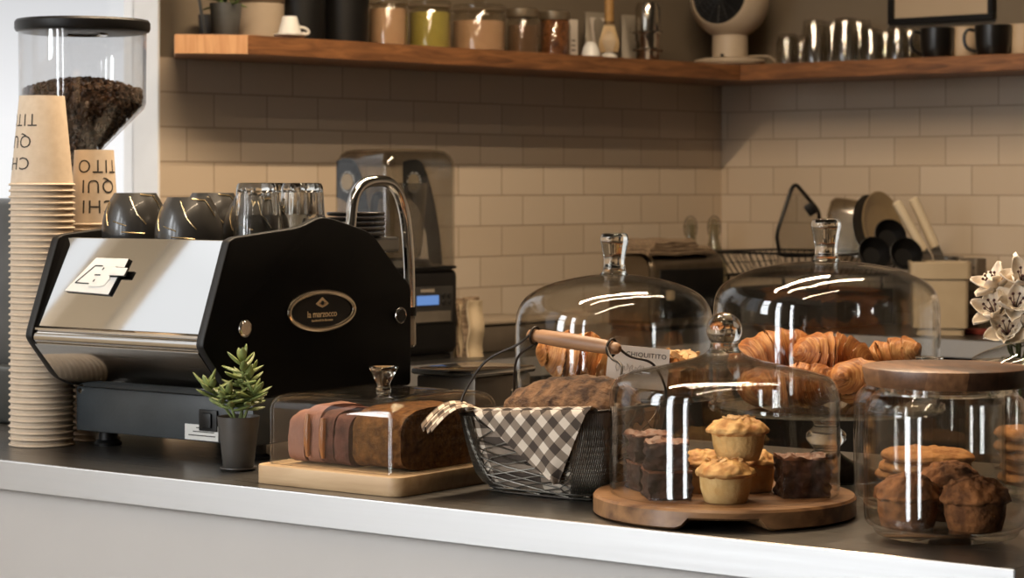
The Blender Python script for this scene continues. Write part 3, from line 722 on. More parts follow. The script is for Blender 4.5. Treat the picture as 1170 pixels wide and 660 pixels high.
# ------------------------------------------------------------------ steel knock box behind the machine
kb = thing('knock_box', 'low stainless box with bright rim just right of the machine', 'knock box', xy(sq(-1.99, 2.535), TOP), RC)
part('box_body', box(-.05, .055, -.04, .09, 0, .088, .004), pbr('dull_box_steel', C(112, 104, 94), .35, .7, c2=C(102, 95, 86)), kb)
part('box_rim', box(-.056, .061, -.046, .096, .0885, .098, .004), CHROME, kb)

# ================================================================== potted succulent on the counter
def leaf_bm(bm, L, W, Tk, M, curl=.25):
    n, m = 7, 8; rings = []
    for i in range(n+1):
        t = i/n; w = W*math.sin(PI*min(1, .12+.88*t)**.8)**.8*(1-.15*t) if t < 1 else 0
        w = W*(math.sin(PI*(t*.86+.1)))**.75 if t < 1 else .0004
        z = curl*L*t*t; x = L*t
        rings.append([bm.verts.new(M @ Vector((x, w*.5*math.cos(2*PI*k/m), z + Tk*.5*(w/W+.1)*math.sin(2*PI*k/m)))) for k in range(m)])
    for a, b in zip(rings, rings[1:]):
        for k in range(m): bm.faces.new((a[k], a[(k+1) % m], b[(k+1) % m], b[k]))
    bm.faces.new(rings[0][::-1]); bm.faces.new(rings[-1])
pl = thing('potted_succulent', 'green succulent in a small grey pot in front of the espresso machine', 'plant', xy(sq(-1.978, 2.07), TOP))
part('saucer', lathe([(0, 0), (.019, 0), (.0232, .003), (.0230, .0045), (.016, .003), (0, .003)], 32), POTG, pl)
pot = part('pot', lathe([(0, .0032), (.0175, .0032), (.019, .005), (.0262, .064), (.0266, .067), (.0252, .0672), (.0235, .063), (.023, .058), (0, .058)], 40), POTG, pl)
part('soil', rough_up(lathe([(0, .0585), (.0228, .0585), (.022, .061), (.01, .0625), (0, .063)], 28), .002, 200), SOIL, pl)
bmL, bmS = bmesh.new(), bmesh.new()
rnd = random.Random(11)
stems = [((-.004, .0), (-.036, -.014, .106), 14, .024), ((.004, 0), (.006, -.004, .138), 17, .025), ((0, .006), (.014, .008, .120), 15, .022), ((-.002, -.006), (-.012, -.016, .095), 14, .022), ((.006, -.006), (.020, -.008, .098), 14, .021)]
for (bx, by), (ex, ey, ez), nl, L in stems:
    P0, P1_ = Vector((bx, by, .060)), Vector((ex, ey, ez)); mid = (P0+P1_)/2 + Vector((ex*.1, ey*.1, .006))
    pts = curve_pts([P0, mid, P1_], 6); tube(pts, .0018, 7, bmS)
    for k in range(nl):
        t = .32 + .68*k/(nl-1); i = min(len(pts)-2, int(t*(len(pts)-1))); p = Vector(pts[i]).lerp(Vector(pts[i+1]), t*(len(pts)-1)-i)
        az = k*2.4 + rnd.uniform(-.3, .3); up = math.radians(4 + 56*((t-.32)/.68)**2.6 + rnd.uniform(-8, 8))
        Lk = L*1.2*(1.05 if t < .85 else .72)*rnd.uniform(.85, 1.1)
        M = Matrix.Translation(p) @ Matrix.Rotation(az, 4, 'Z') @ Matrix.Rotation(-up, 4, 'Y')
        leaf_bm(bmL, Lk, .0098, .0042, M, rnd.uniform(.05, .22))
part('stems', bmS, LEAF, pl); part('leaves', bmL, LEAF, pl, sharp=60)

# ================================================================== glass cake box
bs, bq = -1.766, 2.098
bx_ = thing('cake_box', 'rectangular glass cake cover on a pale wooden tray beside the succulent', 'cake box', xy(sq(bs, bq), TOP), RC)
hw, hd = .112, .108
def rrect(hx, hy, r, n=6, cx=0, cy=0):
    P = []
    for (sx_, sy_, a0) in ((1, -1, -90), (1, 1, 0), (-1, 1, 90), (-1, -1, 180)):
        for i in range(n+1):
            a = math.radians(a0 + 90*i/n); P.append((cx+sx_*(hx-r)+r*math.cos(a), cy+sy_*(hy-r)+r*math.sin(a)))
    return P
part('tray', prism(rrect(hw, hd, .016), 0, .0225, .0015, 2), BIRCH, bx_, 'pale wooden tray')
def shell_loft(levels, bm=None):
    bm = bm or bmesh.new(); R = [[bm.verts.new((x, y, z)) for x, y in P] for P, z in levels]; n = len(R[0])
    for a, b in zip(R, R[1:]):
        for i in range(n): bm.faces.new((a[i], a[(i+1) % n], b[(i+1) % n], b[i]))
    return bm, R
lev = []
for inset_, z in [(0, .0235), (0, .088), (.001, .094), (.004, .100), (.0095, .1045), (.018, .1065), (.05, .1075), (.09, .108)]:
    lev.append((rrect(hw-.010-inset_, hd-.010-inset_, max(.002, .014-inset_*.3) if inset_ < .03 else max(.002, min(.012, hd-.012-inset_))), z))
b2, R = shell_loft(lev); b2.faces.new(R[-1])
thicken(b2, .0035)
part('glass_cover', b2, G_BOX, bx_, 'clear glass cover')
part('cover_knob', lathe([(0, .1085), (.0085, .1085), (.0095, .1095), (.0075, .113), (.0078, .116), (.0165, .1335), (.0178, .1358), (.0172, .1368), (0, .1362)], 40), G_KNOB, bx_, 'flared glass knob')
# cakes under the cover (each a thing of its own)
def loaf_piece(x0, x1, y0, y1, h, mat, seed, name, label, cat, r=.018, amp=.0022, top=None, group=None):
    b2 = bmesh.new(); nx, ns = 22, 40
    R = []
    W = (y1-y0)/2; cy = (y0+y1)/2
    for i in range(nx+1):
        t = i/nx; ring = []
        for k in range(ns):
            a = 2*PI*k/ns; ca, sa = math.cos(a), math.sin(a); e = .55
            px, pz = W*math.copysign(abs(ca)**e, ca), (h/2)*math.copysign(abs(sa)**(e*1.15 if sa > 0 else .35), sa)
            ring.append(b2.verts.new((x0+(x1-x0)*t, cy+px*(1 if sa < 0 else 1.0), h/2+pz)))
        R.append(ring)
    for a, b in zip(R, R[1:]):
        for k in range(ns): b2.faces.new((a[k], a[(k+1) % ns], b[(k+1) % ns], b[k]))
    for ring, fl in ((R[0], 1), (R[-1], 0)):
        c = b2.verts.new((ring[0].co.x, cy, h/2)); mids = [b2.verts.new((ring[0].co.x, (v.co.y+cy)/2, (v.co.z+h/2)/2)) for v in ring]
        for k in range(ns):
            j = (k+1) % ns; b2.faces.new((ring[k], ring[j], mids[j], mids[k])); b2.faces.new((mids[k], mids[j], c))
    bmesh.ops.recalc_face_normals(b2, faces=b2.faces[:]); b2.normal_update()
    o = Vector((seed*5.1, seed*2.2, 0))
    for v in b2.verts:
        if v.co.z > .003: v.co += v.normal*amp*noise.fractal(v.co*60+o, .9, 2, 4)
    return b2
bz = TOP + .0232
for i, (x0, x1, mt, hh, lab) in enumerate(((-.082, -.058, CAKEP, .062, 'rosy cake slice at the left end under the glass box'), (-.0565, -.034, CAKEP, .070, 'rosy cake slice, tallest, second from the left under the glass box'), (-.0325, -.012, CAKED, .066, 'dark cake slice in the middle under the glass box'), (-.0105, .012, CAKED, .062, 'dark crumbed cake slice right of the middle under the glass box'))):
    t = thing('cake_slice', lab, 'cake', xy(sq(bs, bq), bz), RC, 'cake slices under the glass box')
    o = part('sponge', loaf_piece(x0, x1, -.078, .01, hh, mt, i+1, 'cake', None, None), mt, t)
    if i in (1, 2):
        part('caramel_drip', tube([(x0+.006, -.079, hh*.86), (x0+.0065, -.0805, hh*.6), (x0+.006, -.0805, hh*.35), (x0+.0065, -.0795, hh*.14)], [.003, .0045, .0038, .002], 8), CARAMEL, t)
single('seeded_loaf', xf(loaf_piece(.0, .073, -.078, .083, .072, CRUMB, 9, 'l', None, None, amp=.002), T(.018, 0, 0)), CRUMB, 'brown seeded loaf at the right end under the glass box', 'loaf', xy(sq(bs, bq), bz), RC)

# ================================================================== wire basket, cloth, bread
ks, kq = -1.535, 2.145
kb_loc = xy(sq(ks, kq), TOP)
bk = thing('bread_basket', 'dark wire basket with wooden handle holding bread in a checked cloth', 'basket', kb_loc, RC)
def rim_h(x): return .089 + .016*((x+.115)/.23)
def brect(z, x_sc=0):                             # outline at height fraction t
    return None
def wall_pt(a, t):
    # a in 0..1 round the outline, t 0 bottom .. 1 rim
    hx = .082 + (.104-.082)*t**.55; hy = .058 + (.082-.058)*t**.55
    P = rrect(hx, hy, .034, 10); n = len(P); f = (a % 1.0)*n; i = int(f); k = f-i
    p, q = P[i % n], P[(i+1) % n]
    x, y = p[0]+(q[0]-p[0])*k, p[1]+(q[1]-p[1])*k
    z = .003 + (rim_h(x)-.003)*t
    if t < .25:                                   # rounded bottom edge
        e = (1-t/.25); x *= 1-.10*e*e; y *= 1-.14*e*e
    return (x, y, z)
bmW = bmesh.new()
NW = 190
for i in range(NW):
    a = i/NW
    tube([wall_pt(a + .075*math.sin(PI*t*.5)*(1 if i % 2 else -1), t) for t in [k/9 for k in range(10)]], .0008, 5, bmW)
for t in (.04,):
    tube([wall_pt(i/88, t) for i in range(88)], .0011, 6, bmW, cyc=True)
for i in range(26):                               # floor wires
    y = -.05 + .1*i/25; hx = .072
    tube([(-hx, y, .0022), (hx, y, .0022)], .0008, 5, bmW)
for k in range(30):
    a = k/30
part('wire_mesh', bmW, BASKET, bk)
part('rim', tube([wall_pt(i/110, 1.0) for i in range(110)], .0019, 8, cyc=True), WIRE, bk)
part('base_ring', tube([(wall_pt(i/110, .0)[0], wall_pt(i/110, 0)[1], .0017) for i in range(110)], .0016, 8, cyc=True), WIRE, bk)
HL, HR = Vector((-.044, -.005, .180)), Vector((.080, -.005, .169))
hd_ = (HR-HL).normalized()
def handle_pt(t): return HL + (HR-HL)*t
hp = [handle_pt(t) for t in (-.02, 0, .03, .1, .14, .5, .86, .9, .97, 1.0, 1.02)]
part('handle', tube(hp, [.0035, .0062, .0072, .0072, .0084, .0094, .0082, .0066, .0070, .0060, .0035], 20), HANDLE, bk, 'turned wooden handle')
for sgn, t, x_end in ((-1, .06, -.104), (1, .93, .104)):
    c = handle_pt(t)
    for y_end in (-.05, .05):
        e = Vector((x_end, y_end, rim_h(x_end)))
        pts = [c + Vector((0, .0095*(1 if y_end > 0 else -1), .002)), c + Vector((sgn*.012, .018*(1 if y_end > 0 else -1), -.010)), (c+e)/2 + Vector((sgn*.017, y_end*.12, .014)), e + Vector((sgn*.004, 0, .018)), e + Vector((sgn*.002, 0, -.004))]
        part('bail_wire', tube(curve_pts(pts, 8), .0015, 8), WIRE, bk)
        part('bail_hook', tube([e + Vector((sgn*.002, .004*math.cos(a), .004*math.sin(a))) for a in [2*PI*k/12 for k in range(12)]], .0012, 6, cyc=True), WIRE, bk)
    ring = []
    u = Vector((0, 1, 0)); w_ = hd_.cross(u)
    part('bail_loop', tube([c + (u*math.cos(a) + w_*math.sin(a))*.0098 for a in [2*PI*k/20 for k in range(20)]], .0016, 8, cyc=True), WIRE, bk)

# the checked cloth: lining, front flap, side flap (one cloth)
CH = 1/.0212
def cl_uv(fn): return lambda a, b: fn(a, b)
bmC = bmesh.new()
def lining(a, b):                                 # inside the basket
    p = Vector(wall_pt(a, .05 + .93*b)); c = Vector((0, 0, p.z)); d = (c-p); d.z = 0
    return p + d.normalized()*(.0045 + .0018*math.sin(a*57)*b)
grid(lambda a, b: Vector((-.070+.140*a, -.047+.094*b, .0052)), 8, 8, bmC, uv=lambda a, b: (a*.14*CH, b*.094*CH))
grid(lining, 110, 8, bmC, uv=lambda a, b: (a*.62*CH, b*.09*CH))
# front flap: a triangle folded over the rim, its corner hanging down the outside
def flap(a, b):
    # a along the rim, b down
    xl, xr = -.066, .096; tipx = .042
    x = (xl + (xr-xl)*a)*(1-b) + (tipx + .004*(a-.5))*b
    z0 = rim_h(x) + .004; z = z0 - .084*b
    t = max(.05, min(1, (z-.003)/(rim_h(x)-.003)))
    y = -(.058 + (.082-.058)*t**.55) - .0052 - .0025*math.sin(a*9+b*3)*b - .003*math.sin(a*PI)
    if b == 0: y += .0035
    return Vector((x, y, z))
def flap_uv(a, b):
    p = flap(a, b); c, s_ = math.cos(.80), math.sin(.80)
    return ((p.x*c - p.z*s_)*CH + .2, (p.x*s_ + p.z*c)*CH + .1)
grid(flap, 26, 18, bmC, uv=flap_uv)
def fold_over(a, b):                              # cloth passing over the rim to the inside
    x = -.066 + .162*a; t = b*PI*.75
    return Vector((x, -.0845 - .0035*math.cos(t) + .022*b*b + .0035*(1-b) + .002, rim_h(x) + .004 + .006*math.sin(t) - .012*b*b))
grid(fold_over, 26, 7, bmC, uv=lambda a, b: ((a*.176*.7+b*.02)*CH, (a*.176*.7-b*.02)*CH+.1))
def side_flap(a, b):                              # corner sticking out over the left end toward the viewer
    A0_, A1_ = Vector((-.060, -.078, .098)), Vector((-.112, -.040, .100))
    B0_, B1_ = Vector((-.092, -.128, .086)), Vector((-.135, -.110, .093))
    p = (A0_*(1-a)+A1_*a)*(1-b) + (B0_*(1-a*.55)+B1_*a*.55)*b
    p.z += .010*math.sin(b*PI)*(1-.2*a) + .0035*math.sin(a*14)*(.3+.7*b) - .012*b*b
    return p
grid(side_flap, 18, 16, bmC, uv=lambda a, b: (a*.055*CH*2.2, b*.07*CH*1.2))
def back_flap(a, b):
    x = -.085 + .06*a
    return Vector((x, .082 - .02*math.cos(b*PI) , rim_h(x) + .004 + .014*math.sin(b*PI) + .004*math.sin(a*9)))
grid(back_flap, 10, 8, bmC, uv=lambda a, b: (a*.06*CH, b*.05*CH))
hem = [(-.112, -.030, .094), (-.105, -.055, .097), (-.09, -.074, .097), (-.078, -.084, .101), (-.070, -.088, .0995)]
thicken(bmC, .0009)
tube(curve_pts(hem, 6), [.0025+.0012*math.sin(i*.9) for i in range(len(curve_pts(hem, 6)))], 8, bmC)
single('checked_cloth', bmC, GING, 'brown and white checked cloth lining the wire basket, corner hanging over', 'cloth', kb_loc, RC, sharp=70)
# hem line of the flap
# dark crusty bread
def bread(L, W, H, seed, amp, freq=36):
    b2 = bmesh.new(); nu, nv = 48, 40; R = []
    for i in range(nu+1):
        t = -1+2*i/nu; w = max(.02, (1-abs(t)**2.6))**.5; ring = []
        for k in range(nv):
            a = 2*PI*k/nv; ring.append(b2.verts.new((L*t, W*w*math.cos(a), H*(w**.8)*(math.sin(a) if math.sin(a) > 0 else .6*math.sin(a)))))
        R.append(ring)
    for a, b in zip(R, R[1:]):
        for k in range(nv): b2.faces.new((a[k], a[(k+1) % nv], b[(k+1) % nv], b[k]))
    b2.faces.new(R[0][::-1]); b2.faces.new(R[-1]); bmesh.ops.recalc_face_normals(b2, faces=b2.faces[:]); b2.normal_update()
    o = Vector((seed*3.3, seed, 0))
    for v in b2.verts:
        s_ = noise.ridged_multi_fractal(v.co*freq*.6 + o, .9, 2.1, 4, 1, 2)
        v.co += v.normal*(amp*noise.fractal(v.co*freq+o, .8, 2, 5) - amp*.7*(s_-1))
    return b2
bl = single('bread_loaf', xf(bread(.094, .052, .048, 4, .0032, 60), T(0, 0, 0) @ Ry(-7)), CRUST, 'dark crusty loaf of bread lying in the wire basket', 'bread', xy(sq(ks+.010, kq+.002), TOP + .086), RC)

# the card on its pick, stuck in the back of the basket
cw_, chh = .0715, .048
cx_, cq_ = -1.474, 2.206
cd = thing('name_card', 'white paper card with a printed heading standing behind the basket handle', 'card', xy(sq(cx_, cq_), TOP + .129), RC + .62)
RT = Ry(5.5)
part('card_sheet', xf(box(-cw_/2, cw_/2, -.0004, .0004, -.010, chh-.010), T(0, 0, 0) @ RT), PAPER, cd, smooth=False)
part('heading', xf(text_bm('CHIQUITITO', .0078, .0001, space=1.08), RT @ T(.0085, -.0007, .0285) @ Rx(90)), INK, cd, smooth=False)
GREYINK = pbr('pencil_ink', C(150, 138, 126), .8, c2=C(158, 146, 134))
bmH = bmesh.new()
for x0, x1, sd in ((-.026, .008, 1), (.013, .027, 4)):
    tube([(x0+(x1-x0)*k/40+.0012*math.sin(k*1.7+sd), -.0007, .0125+.0034*math.sin(k*1.15+sd)*(1+.5*math.sin(k*.37+sd))) for k in range(41)], .00028, 5, bmH)
part('handwriting', xf(bmH, RT), GREYINK, cd, smooth=False)
part('card_pick', tube([(0, .0012, .03), (0, .0016, -.055)], .0011, 8), HANDLE, cd)

# ================================================================== domes, stands, pastry
def dome_shell(prof, th=.0018):
    # prof: outer profile from the base up to the axis
    P = [Vector(p) for p in prof]; inn = []
    for i, p in enumerate(P):
        a = P[max(0, i-1)]; b = P[min(len(P)-1, i+1)]; d = (b-a).normalized(); n = Vector((d.y, -d.x))
        q = p - n*th; inn.append((max(0, q.x), q.y))
    inn[0] = (inn[0][0], P[0].y); inn[-1] = (0, P[-1].y - th)
    return lathe([tuple(p) for p in P] + inn[::-1] + [tuple(P[0])], 96)
def bell(name, label, loc, prof, knob, group=None):
    t = thing(name, label, 'glass dome', loc, 0, group)
    part('glass_bell', dome_shell(prof), G_DOME, t, sharp=50)
    part('knob', lathe(knob, 48), G_KNOB, t, 'solid glass knob', sharp=60)
    return t
def stand(label, loc, r, h, group):
    t = thing('cake_stand', label, 'cake stand', loc, 0, group)
    part('plate', lathe([(0, h-.010), (.03, h-.010), (r-.012, h-.008), (r-.002, h-.0075), (r, h-.004), (r-.001, h), (r-.0028, h+.0005), (r-.004, h-.003), (0, h-.0035)], 72), G_STAND, t)
    pr = smooth_prof([(.072, .0), (.0725, .003), (.055, .012), (.030, .022), (.016, .032), (.017, .038), (.024, .046), (.0235, .054), (.015, .062), (.018, .070), (.030, h-.0102)], 5)
    part('pedestal', lathe([(0, .0)] + pr + [(0, h-.0102)], 48), G_KNOB, t, 'turned glass pedestal')
    return t
# right hand dome on its stand
PR = at(944, 2.77); PLH = .090
stand('clear glass cake stand under the large right dome of croissants', xy(PR, TOP), .143, PLH, 'glass cake stands')
z0 = PLH - .0028
rp = smooth_prof([(.134, z0+.0), (.1365, z0+.012), (.1368, .16), (.1366, .200), (.1340, .2195), (.1270, .2315), (.1165, .2395), (.1020, .2470), (.085, .2530), (.060, .2582), (.035, .2612), (.017, .2625), (0, .2628)], 6)
kn = smooth_prof([(.0175, .2624), (.0150, .2655), (.0138, .272), (.0140, .281), (.0162, .294), (.0183, .304), (.0178, .3095), (.0140, .3130), (0, .3142)], 5)
bell('glass_dome', 'large clear glass dome covering croissants, right rear', xy(PR, TOP), rp, [(0, .2624)] + kn, 'glass domes over pastry')
# left hand dome
PL = at(702, 2.95)
stand('clear glass cake stand under the left rear dome', xy(PL, TOP), .1345, PLH, 'glass cake stands')
lp = smooth_prof([(.1255, z0), (.128, z0+.012), (.1286, .15), (.1280, .176), (.1235, .196), (.112, .212), (.092, .2235), (.065, .232), (.035, .2375), (.015, .2395), (0, .240)], 6)
kl = smooth_prof([(.0185, .2395), (.0155, .2435), (.0138, .252), (.0142, .262), (.0165, .274), (.0182, .283), (.0176, .289), (.0140, .2922), (0, .2930)], 5)
bell('glass_dome', 'clear glass dome behind the basket and the white card, left rear', xy(PL, TOP), lp, [(0, .2395)] + kl, 'glass domes over pastry')
# front dome on a round board
PF = at(827.5, 2.468)
rb_ = .1415
bd_ = thing('round_board', 'round wooden serving board with a finger notch at the counter edge', 'board', xy(PF, TOP), -.098)
NT = 120
b2 = bmesh.new()
def notch(a):                                     # notch underneath, facing the customer
    d = (a + PI/2 + PI) % (2*PI) - PI
    e = abs(d); return .011 if e < .27 else .011*max(0, 1-(e-.27)/.06)
prb = [(0, .0), (rb_-.012, .0), (rb_-.003, .0006), (rb_, .003), (rb_, .0195), (rb_-.002, .0222), (rb_-.008, .0225), (0, .0225)]
rings = []
for k, (r, z) in enumerate(prb):
    if r == 0: rings.append([b2.verts.new((0, 0, z))]); continue
    rings.append([b2.verts.new((r*math.cos(2*PI*i/NT), r*math.sin(2*PI*i/NT), z + (notch(2*PI*i/NT) if k in (2, 3) else 0) + (notch(2*PI*i/NT) if k == 1 else 0))) for i in range(NT)])
for a, b in zip(rings, rings[1:]):
    for i in range(NT):
        j = (i+1) % NT
        if len(a) == 1: b2.faces.new((a[0], b[j], b[i]))
        elif len(b) == 1: b2.faces.new((a[i], a[j], b[0]))
        else: b2.faces.new((a[i], a[j], b[j], b[i]))
bmesh.ops.recalc_face_normals(b2, faces=b2.faces[:])
part('board_disc', b2, BOARD, bd_)
zf = .0227
fp = smooth_prof([(.1215, zf), (.1238, zf+.004), (.1242, .05), (.1243, .112), (.1236, .128), (.1205, .1395), (.1125, .1475), (.098, .1525), (.078, .1565), (.055, .1615), (.034, .167), (.022, .1715), (.016, .1765), (0, .1785)], 6)
kf = smooth_prof([(.0185, .1735), (.0158, .178), (.0150, .1825)], 4) + arc(0, .1975, .0193, -42, 90, 16)
bell('glass_dome', 'glass dome with ball knob on the round board, nearest the viewer', xy(PF, TOP), fp, [(0, .1755)] + kf[:-1] + [(0, .2168)], 'glass domes over pastry')

# ------------------------------------------------------------------ croissants
def croissant(L=.058, R=.030, bend=.9, seg=6, seed=1, fl=.85):
    b2 = bmesh.new(); uvl = b2.loops.layers.uv.verify(); nu, nv = 84, 36; V = []
    rad = L/bend if bend > .01 else 1e3
    o = Vector((seed*4.7, seed*1.9, seed))
    for i in range(nu+1):
        t = -1 + 2*i/nu; a = t*bend
        c = Vector((rad*math.sin(a), rad*(1-math.cos(a)), 0)); tx = Vector((math.cos(a), math.sin(a), 0)); nx = Vector((-tx.y, tx.x, 0))
        env = max(0.0, 1-abs(t)**2.3)**.62
        row = []
        for k in range(nv):
            v = 2*PI*k/nv
            ph = (abs(t)*seg*.5 + .22*math.sin(v+seed) + .10*math.sin(2*v+seed*2))
            saw = ph % 1.0
            step = (1 - .26*saw**1.2)
            r = R*env*step*(1+.10*noise.fractal(Vector((t*3, math.cos(v), math.sin(v)))*1.3+o, .8, 2, 4)) + .0008
            lay = .0006*noise.fractal(Vector((t*9, math.cos(v)*1.2, math.sin(v)*1.2))+o, .8, 2, 3)*env
            row.append(b2.verts.new(c + (nx*math.cos(v) + Vector((0, 0, 1))*math.sin(v)*fl)*(r+lay)))
        V.append(row)
    for i in range(nu):
        for k in range(nv):
            j = (k+1) % nv; f = b2.faces.new((V[i][k], V[i+1][k], V[i+1][j], V[i][j]))
            for l, (a_, b_) in zip(f.loops, ((i, k), (i+1, k), (i+1, k+1), (i, k+1))): l[uvl].uv = (a_/nu*2, b_/nv*.6)
    b2.faces.new(V[0]); b2.faces.new(V[-1][::-1]); bmesh.ops.recalc_face_normals(b2, faces=b2.faces[:])
    return b2
def put_croissant(seed, loc, rot, label, L=.056, R=.030, bend=.9, mat=CROIS, group='croissants under the right dome', seg=6):
    return single('croissant', croissant(L, R, bend, seg, seed), mat, label, 'croissant', loc, rot, group, sharp=40)
rd = math.radians
X, Y = PR
put_croissant(1, (X+.040, Y-.070, TOP+.118), (rd(8), rd(-12), rd(200)), 'croissant at the front right under the large right dome, nearest the wood-lidded jar', .058, .034, .75)
put_croissant(2, (X-.040, Y-.066, TOP+.117), (rd(5), rd(5), rd(165)), 'croissant at the front left under the large right dome, low in the pile', .060, .032, .7)
put_croissant(3, (X-.066, Y+.018, TOP+.146), (rd(14), rd(16), rd(188)), 'big plump croissant at the far left top under the right dome', .056, .037, .6)
put_croissant(4, (X+.006, Y-.006, TOP+.146), (rd(10), rd(-6), rd(178)), 'croissant topping the middle of the pile under the right dome', .050, .036, .85)
put_croissant(5, (X+.072, Y+.022, TOP+.140), (rd(-5), rd(22), rd(170)), 'smaller croissant at the right rear under the right dome', .052, .030, .8, CROIS2)
put_croissant(6, (X-.020, Y+.058, TOP+.114), (0, 0, rd(20)), 'croissant at the bottom rear of the pile under the right dome', .056, .030, .8)
put_croissant(7, (X+.060, Y+.060, TOP+.111), (0, 0, rd(-40)), 'croissant lying on the plate at the rear right under the right dome', .050, .028, .8)
put_croissant(8, (X-.082, Y-.020, TOP+.112), (0, 0, rd(95)), 'croissant under the big plump one at the left of the right dome', .046, .027, .7)
X, Y = PL
put_croissant(11, (X-.040, Y-.045, TOP+.131), (rd(8), rd(-14), rd(172)), 'large smooth croissant under the left rear dome behind the handle', .064, .043, .55, CROIS2, 'pastries under the left dome', 5)
ac = thing('almond_croissant', 'pastry crusted with almond flakes under the left rear dome', 'pastry', (X+.080, Y+.0, TOP+.108), 0, 'pastries under the left dome')
part('pastry_body', croissant(.044, .034, .6, 6, 5), CROIS2, ac)
rnd = random.Random(5); bmF = bmesh.new()
for i in range(70):
    u = rnd.uniform(-.9, .9); v = rnd.uniform(.2, PI-.2); env = (1-abs(u)**2.3)**.62
    p = Vector((.044/.6*math.sin(u*.6), .044/.6*(1-math.cos(u*.6)) + .0335*env*math.cos(v), .029*env*math.sin(v)+.003))
    q = bmesh.ops.create_circle(bmF, cap_ends=True, segments=8, radius=1)
    M = Matrix.Translation(p) @ Euler((rnd.uniform(-.9, .9), rnd.uniform(-.9, .9), rnd.uniform(0, 6))).to_matrix().to_4x4() @ Matrix.Diagonal((.0085, .0055, 1, 1))
    bmesh.ops.transform(bmF, matrix=M, verts=q['verts'])
bmesh.ops.solidify(bmF, geom=bmF.faces[:], thickness=.0009)
part('almond_flakes', bmF, FLAKE, ac, 'pale almond flakes', smooth=False)

# ------------------------------------------------------------------ muffins, brownies, cookies
def muffin_tree(name, label, mbody, mtop, loc, rz, rbase=.0225, rtop=.0300, hb=.029, ht=.0155, seed=1, flutes=0, group=None, nuts=False, amp=.003):
    t = thing(name, label, 'muffin', loc, rz, group)
    b2 = lathe([(0, 0), (rbase-.001, 0), (rbase, .001), (rbase+(rtop-rbase)*.5, hb*.5), (rtop-.0025, hb)], 72)
    for v in b2.verts:
        r = math.hypot(v.co.x, v.co.y)
        if r > .01 and v.co.z > .0005:
            a = math.atan2(v.co.y, v.co.x); k = 1+.010*math.sin(26*a)*min(1, v.co.z/.006); v.co.x *= k; v.co.y *= k
    part('muffin_base', b2, mbody, t, sharp=60)
    pr = smooth_prof([(rtop-.003, hb-.0025), (rtop+.0006, hb+.0003), (rtop+.0008, hb+.003), (rtop-.004, hb+ht*.52), (rtop*.6, hb+ht*.84), (rtop*.25, hb+ht*.99), (0, hb+ht)], 5)
    b2 = lathe([(0, hb-.003)] + pr, 64); b2.normal_update(); o = Vector((seed*2.3, seed*5.1, seed))
    for v in b2.verts: 
        if v.co.z > hb-.002: v.co += v.normal*amp*noise.fractal(v.co*115+o, .85, 2.1, 5)
    part('muffin_top', b2, mtop, t, sharp=70)
    if nuts:
        rn = random.Random(seed); bmF = bmesh.new()
        for i in range(15):
            r = rtop*.62*math.sqrt(rn.random()); a = rn.uniform(0, 6.28); z = hb+ht*(1-.42*(r/rtop)**2)+.0012
            q = bmesh.ops.create_circle(bmF, cap_ends=True, segments=7, radius=1)
            bmesh.ops.transform(bmF, matrix=T(r*math.cos(a), r*math.sin(a), z) @ Euler((rn.uniform(-.5, .5), rn.uniform(-.5, .5), rn.uniform(0, 6))).to_matrix().to_4x4() @ Matrix.Diagonal((.0046, .0026, 1, 1)), verts=q['verts'])
        bmesh.ops.solidify(bmF, geom=bmF.faces[:], thickness=.0008)
        part('almond_flakes', bmF, FLAKE, t, 'almond flakes', smooth=False)
    return t
X, Y = PF; bt = TOP + .0227
g = 'golden muffins under the front dome'
p = at(829, 2.392); muffin_tree('muffin', 'golden muffin at the front left, under the top muffin of the front dome', MUFF, MUFFT, xy(p, bt), .3, seed=1, group=g, nuts=True)
p = at(858, 2.482); muffin_tree('muffin', 'golden muffin half hidden at the right, next to the brownie', MUFF, MUFFT, xy(p, bt), 1.1, rtop=.0275, seed=2, group=g)
p = at(803, 2.475); muffin_tree('muffin', 'golden muffin hidden behind the front left one under the front dome', MUFF, MUFFT, xy(p, bt), 2.0, rtop=.0265, seed=3, group=g)
p = at(843.5, 2.425); muffin_tree('muffin', 'golden muffin on top of the others, scattered with almond flakes', MUFF, MUFFT, xy(p, bt+.0405), 1.7, seed=4, group=g, nuts=True, rtop=.0310)
def brownie_bm(w, d, h, seed):
    b2 = bmesh.new(); bmesh.ops.create_cube(b2, size=1)
    bmesh.ops.subdivide_edges(b2, edges=b2.edges[:], cuts=14, use_grid_fill=True)
    for v in b2.verts: v.co = Vector((v.co.x*w, v.co.y*d, (v.co.z+.5)*h))
    b2.normal_update(); o = Vector((seed*3.1, seed*1.3, 0))
    for v in b2.verts:
        if v.co.z > .001: v.co += v.normal*.0052*noise.fractal(v.co*95+o, .9, 2.1, 5)
    for f in b2.faces: f.material_index = 1 if f.calc_center_median().z > h*.93 else 0
    return b2
def brownie(loc, rz, w, d, h, seed, label):
    return single('brownie', brownie_bm(w, d, h, seed), [BROWNIE, BROWNIET], label, 'brownie', loc, rz, 'brownies under the front dome', sharp=60)
brownie(xy(at(916, 2.440), bt), .10, .050, .045, .043, 1, 'dark square brownie at the right under the front dome')
p = at(762, 2.425)
brownie(xy(p, bt), .1, .045, .045, .030, 2, 'brownie at the bottom of the left stack under the front dome')
brownie(xy(p, bt+.0315), -.12, .043, .045, .029, 3, 'brownie on top of the left stack under the front dome')
p = at(742, 2.495)
brownie(xy(p, bt), .3, .04, .045, .030, 4, 'lower brownie by the far left glass of the front dome')
brownie(xy(p, bt+.0315), .15, .04, .043, .029, 5, 'upper brownie by the far left glass of the front dome')

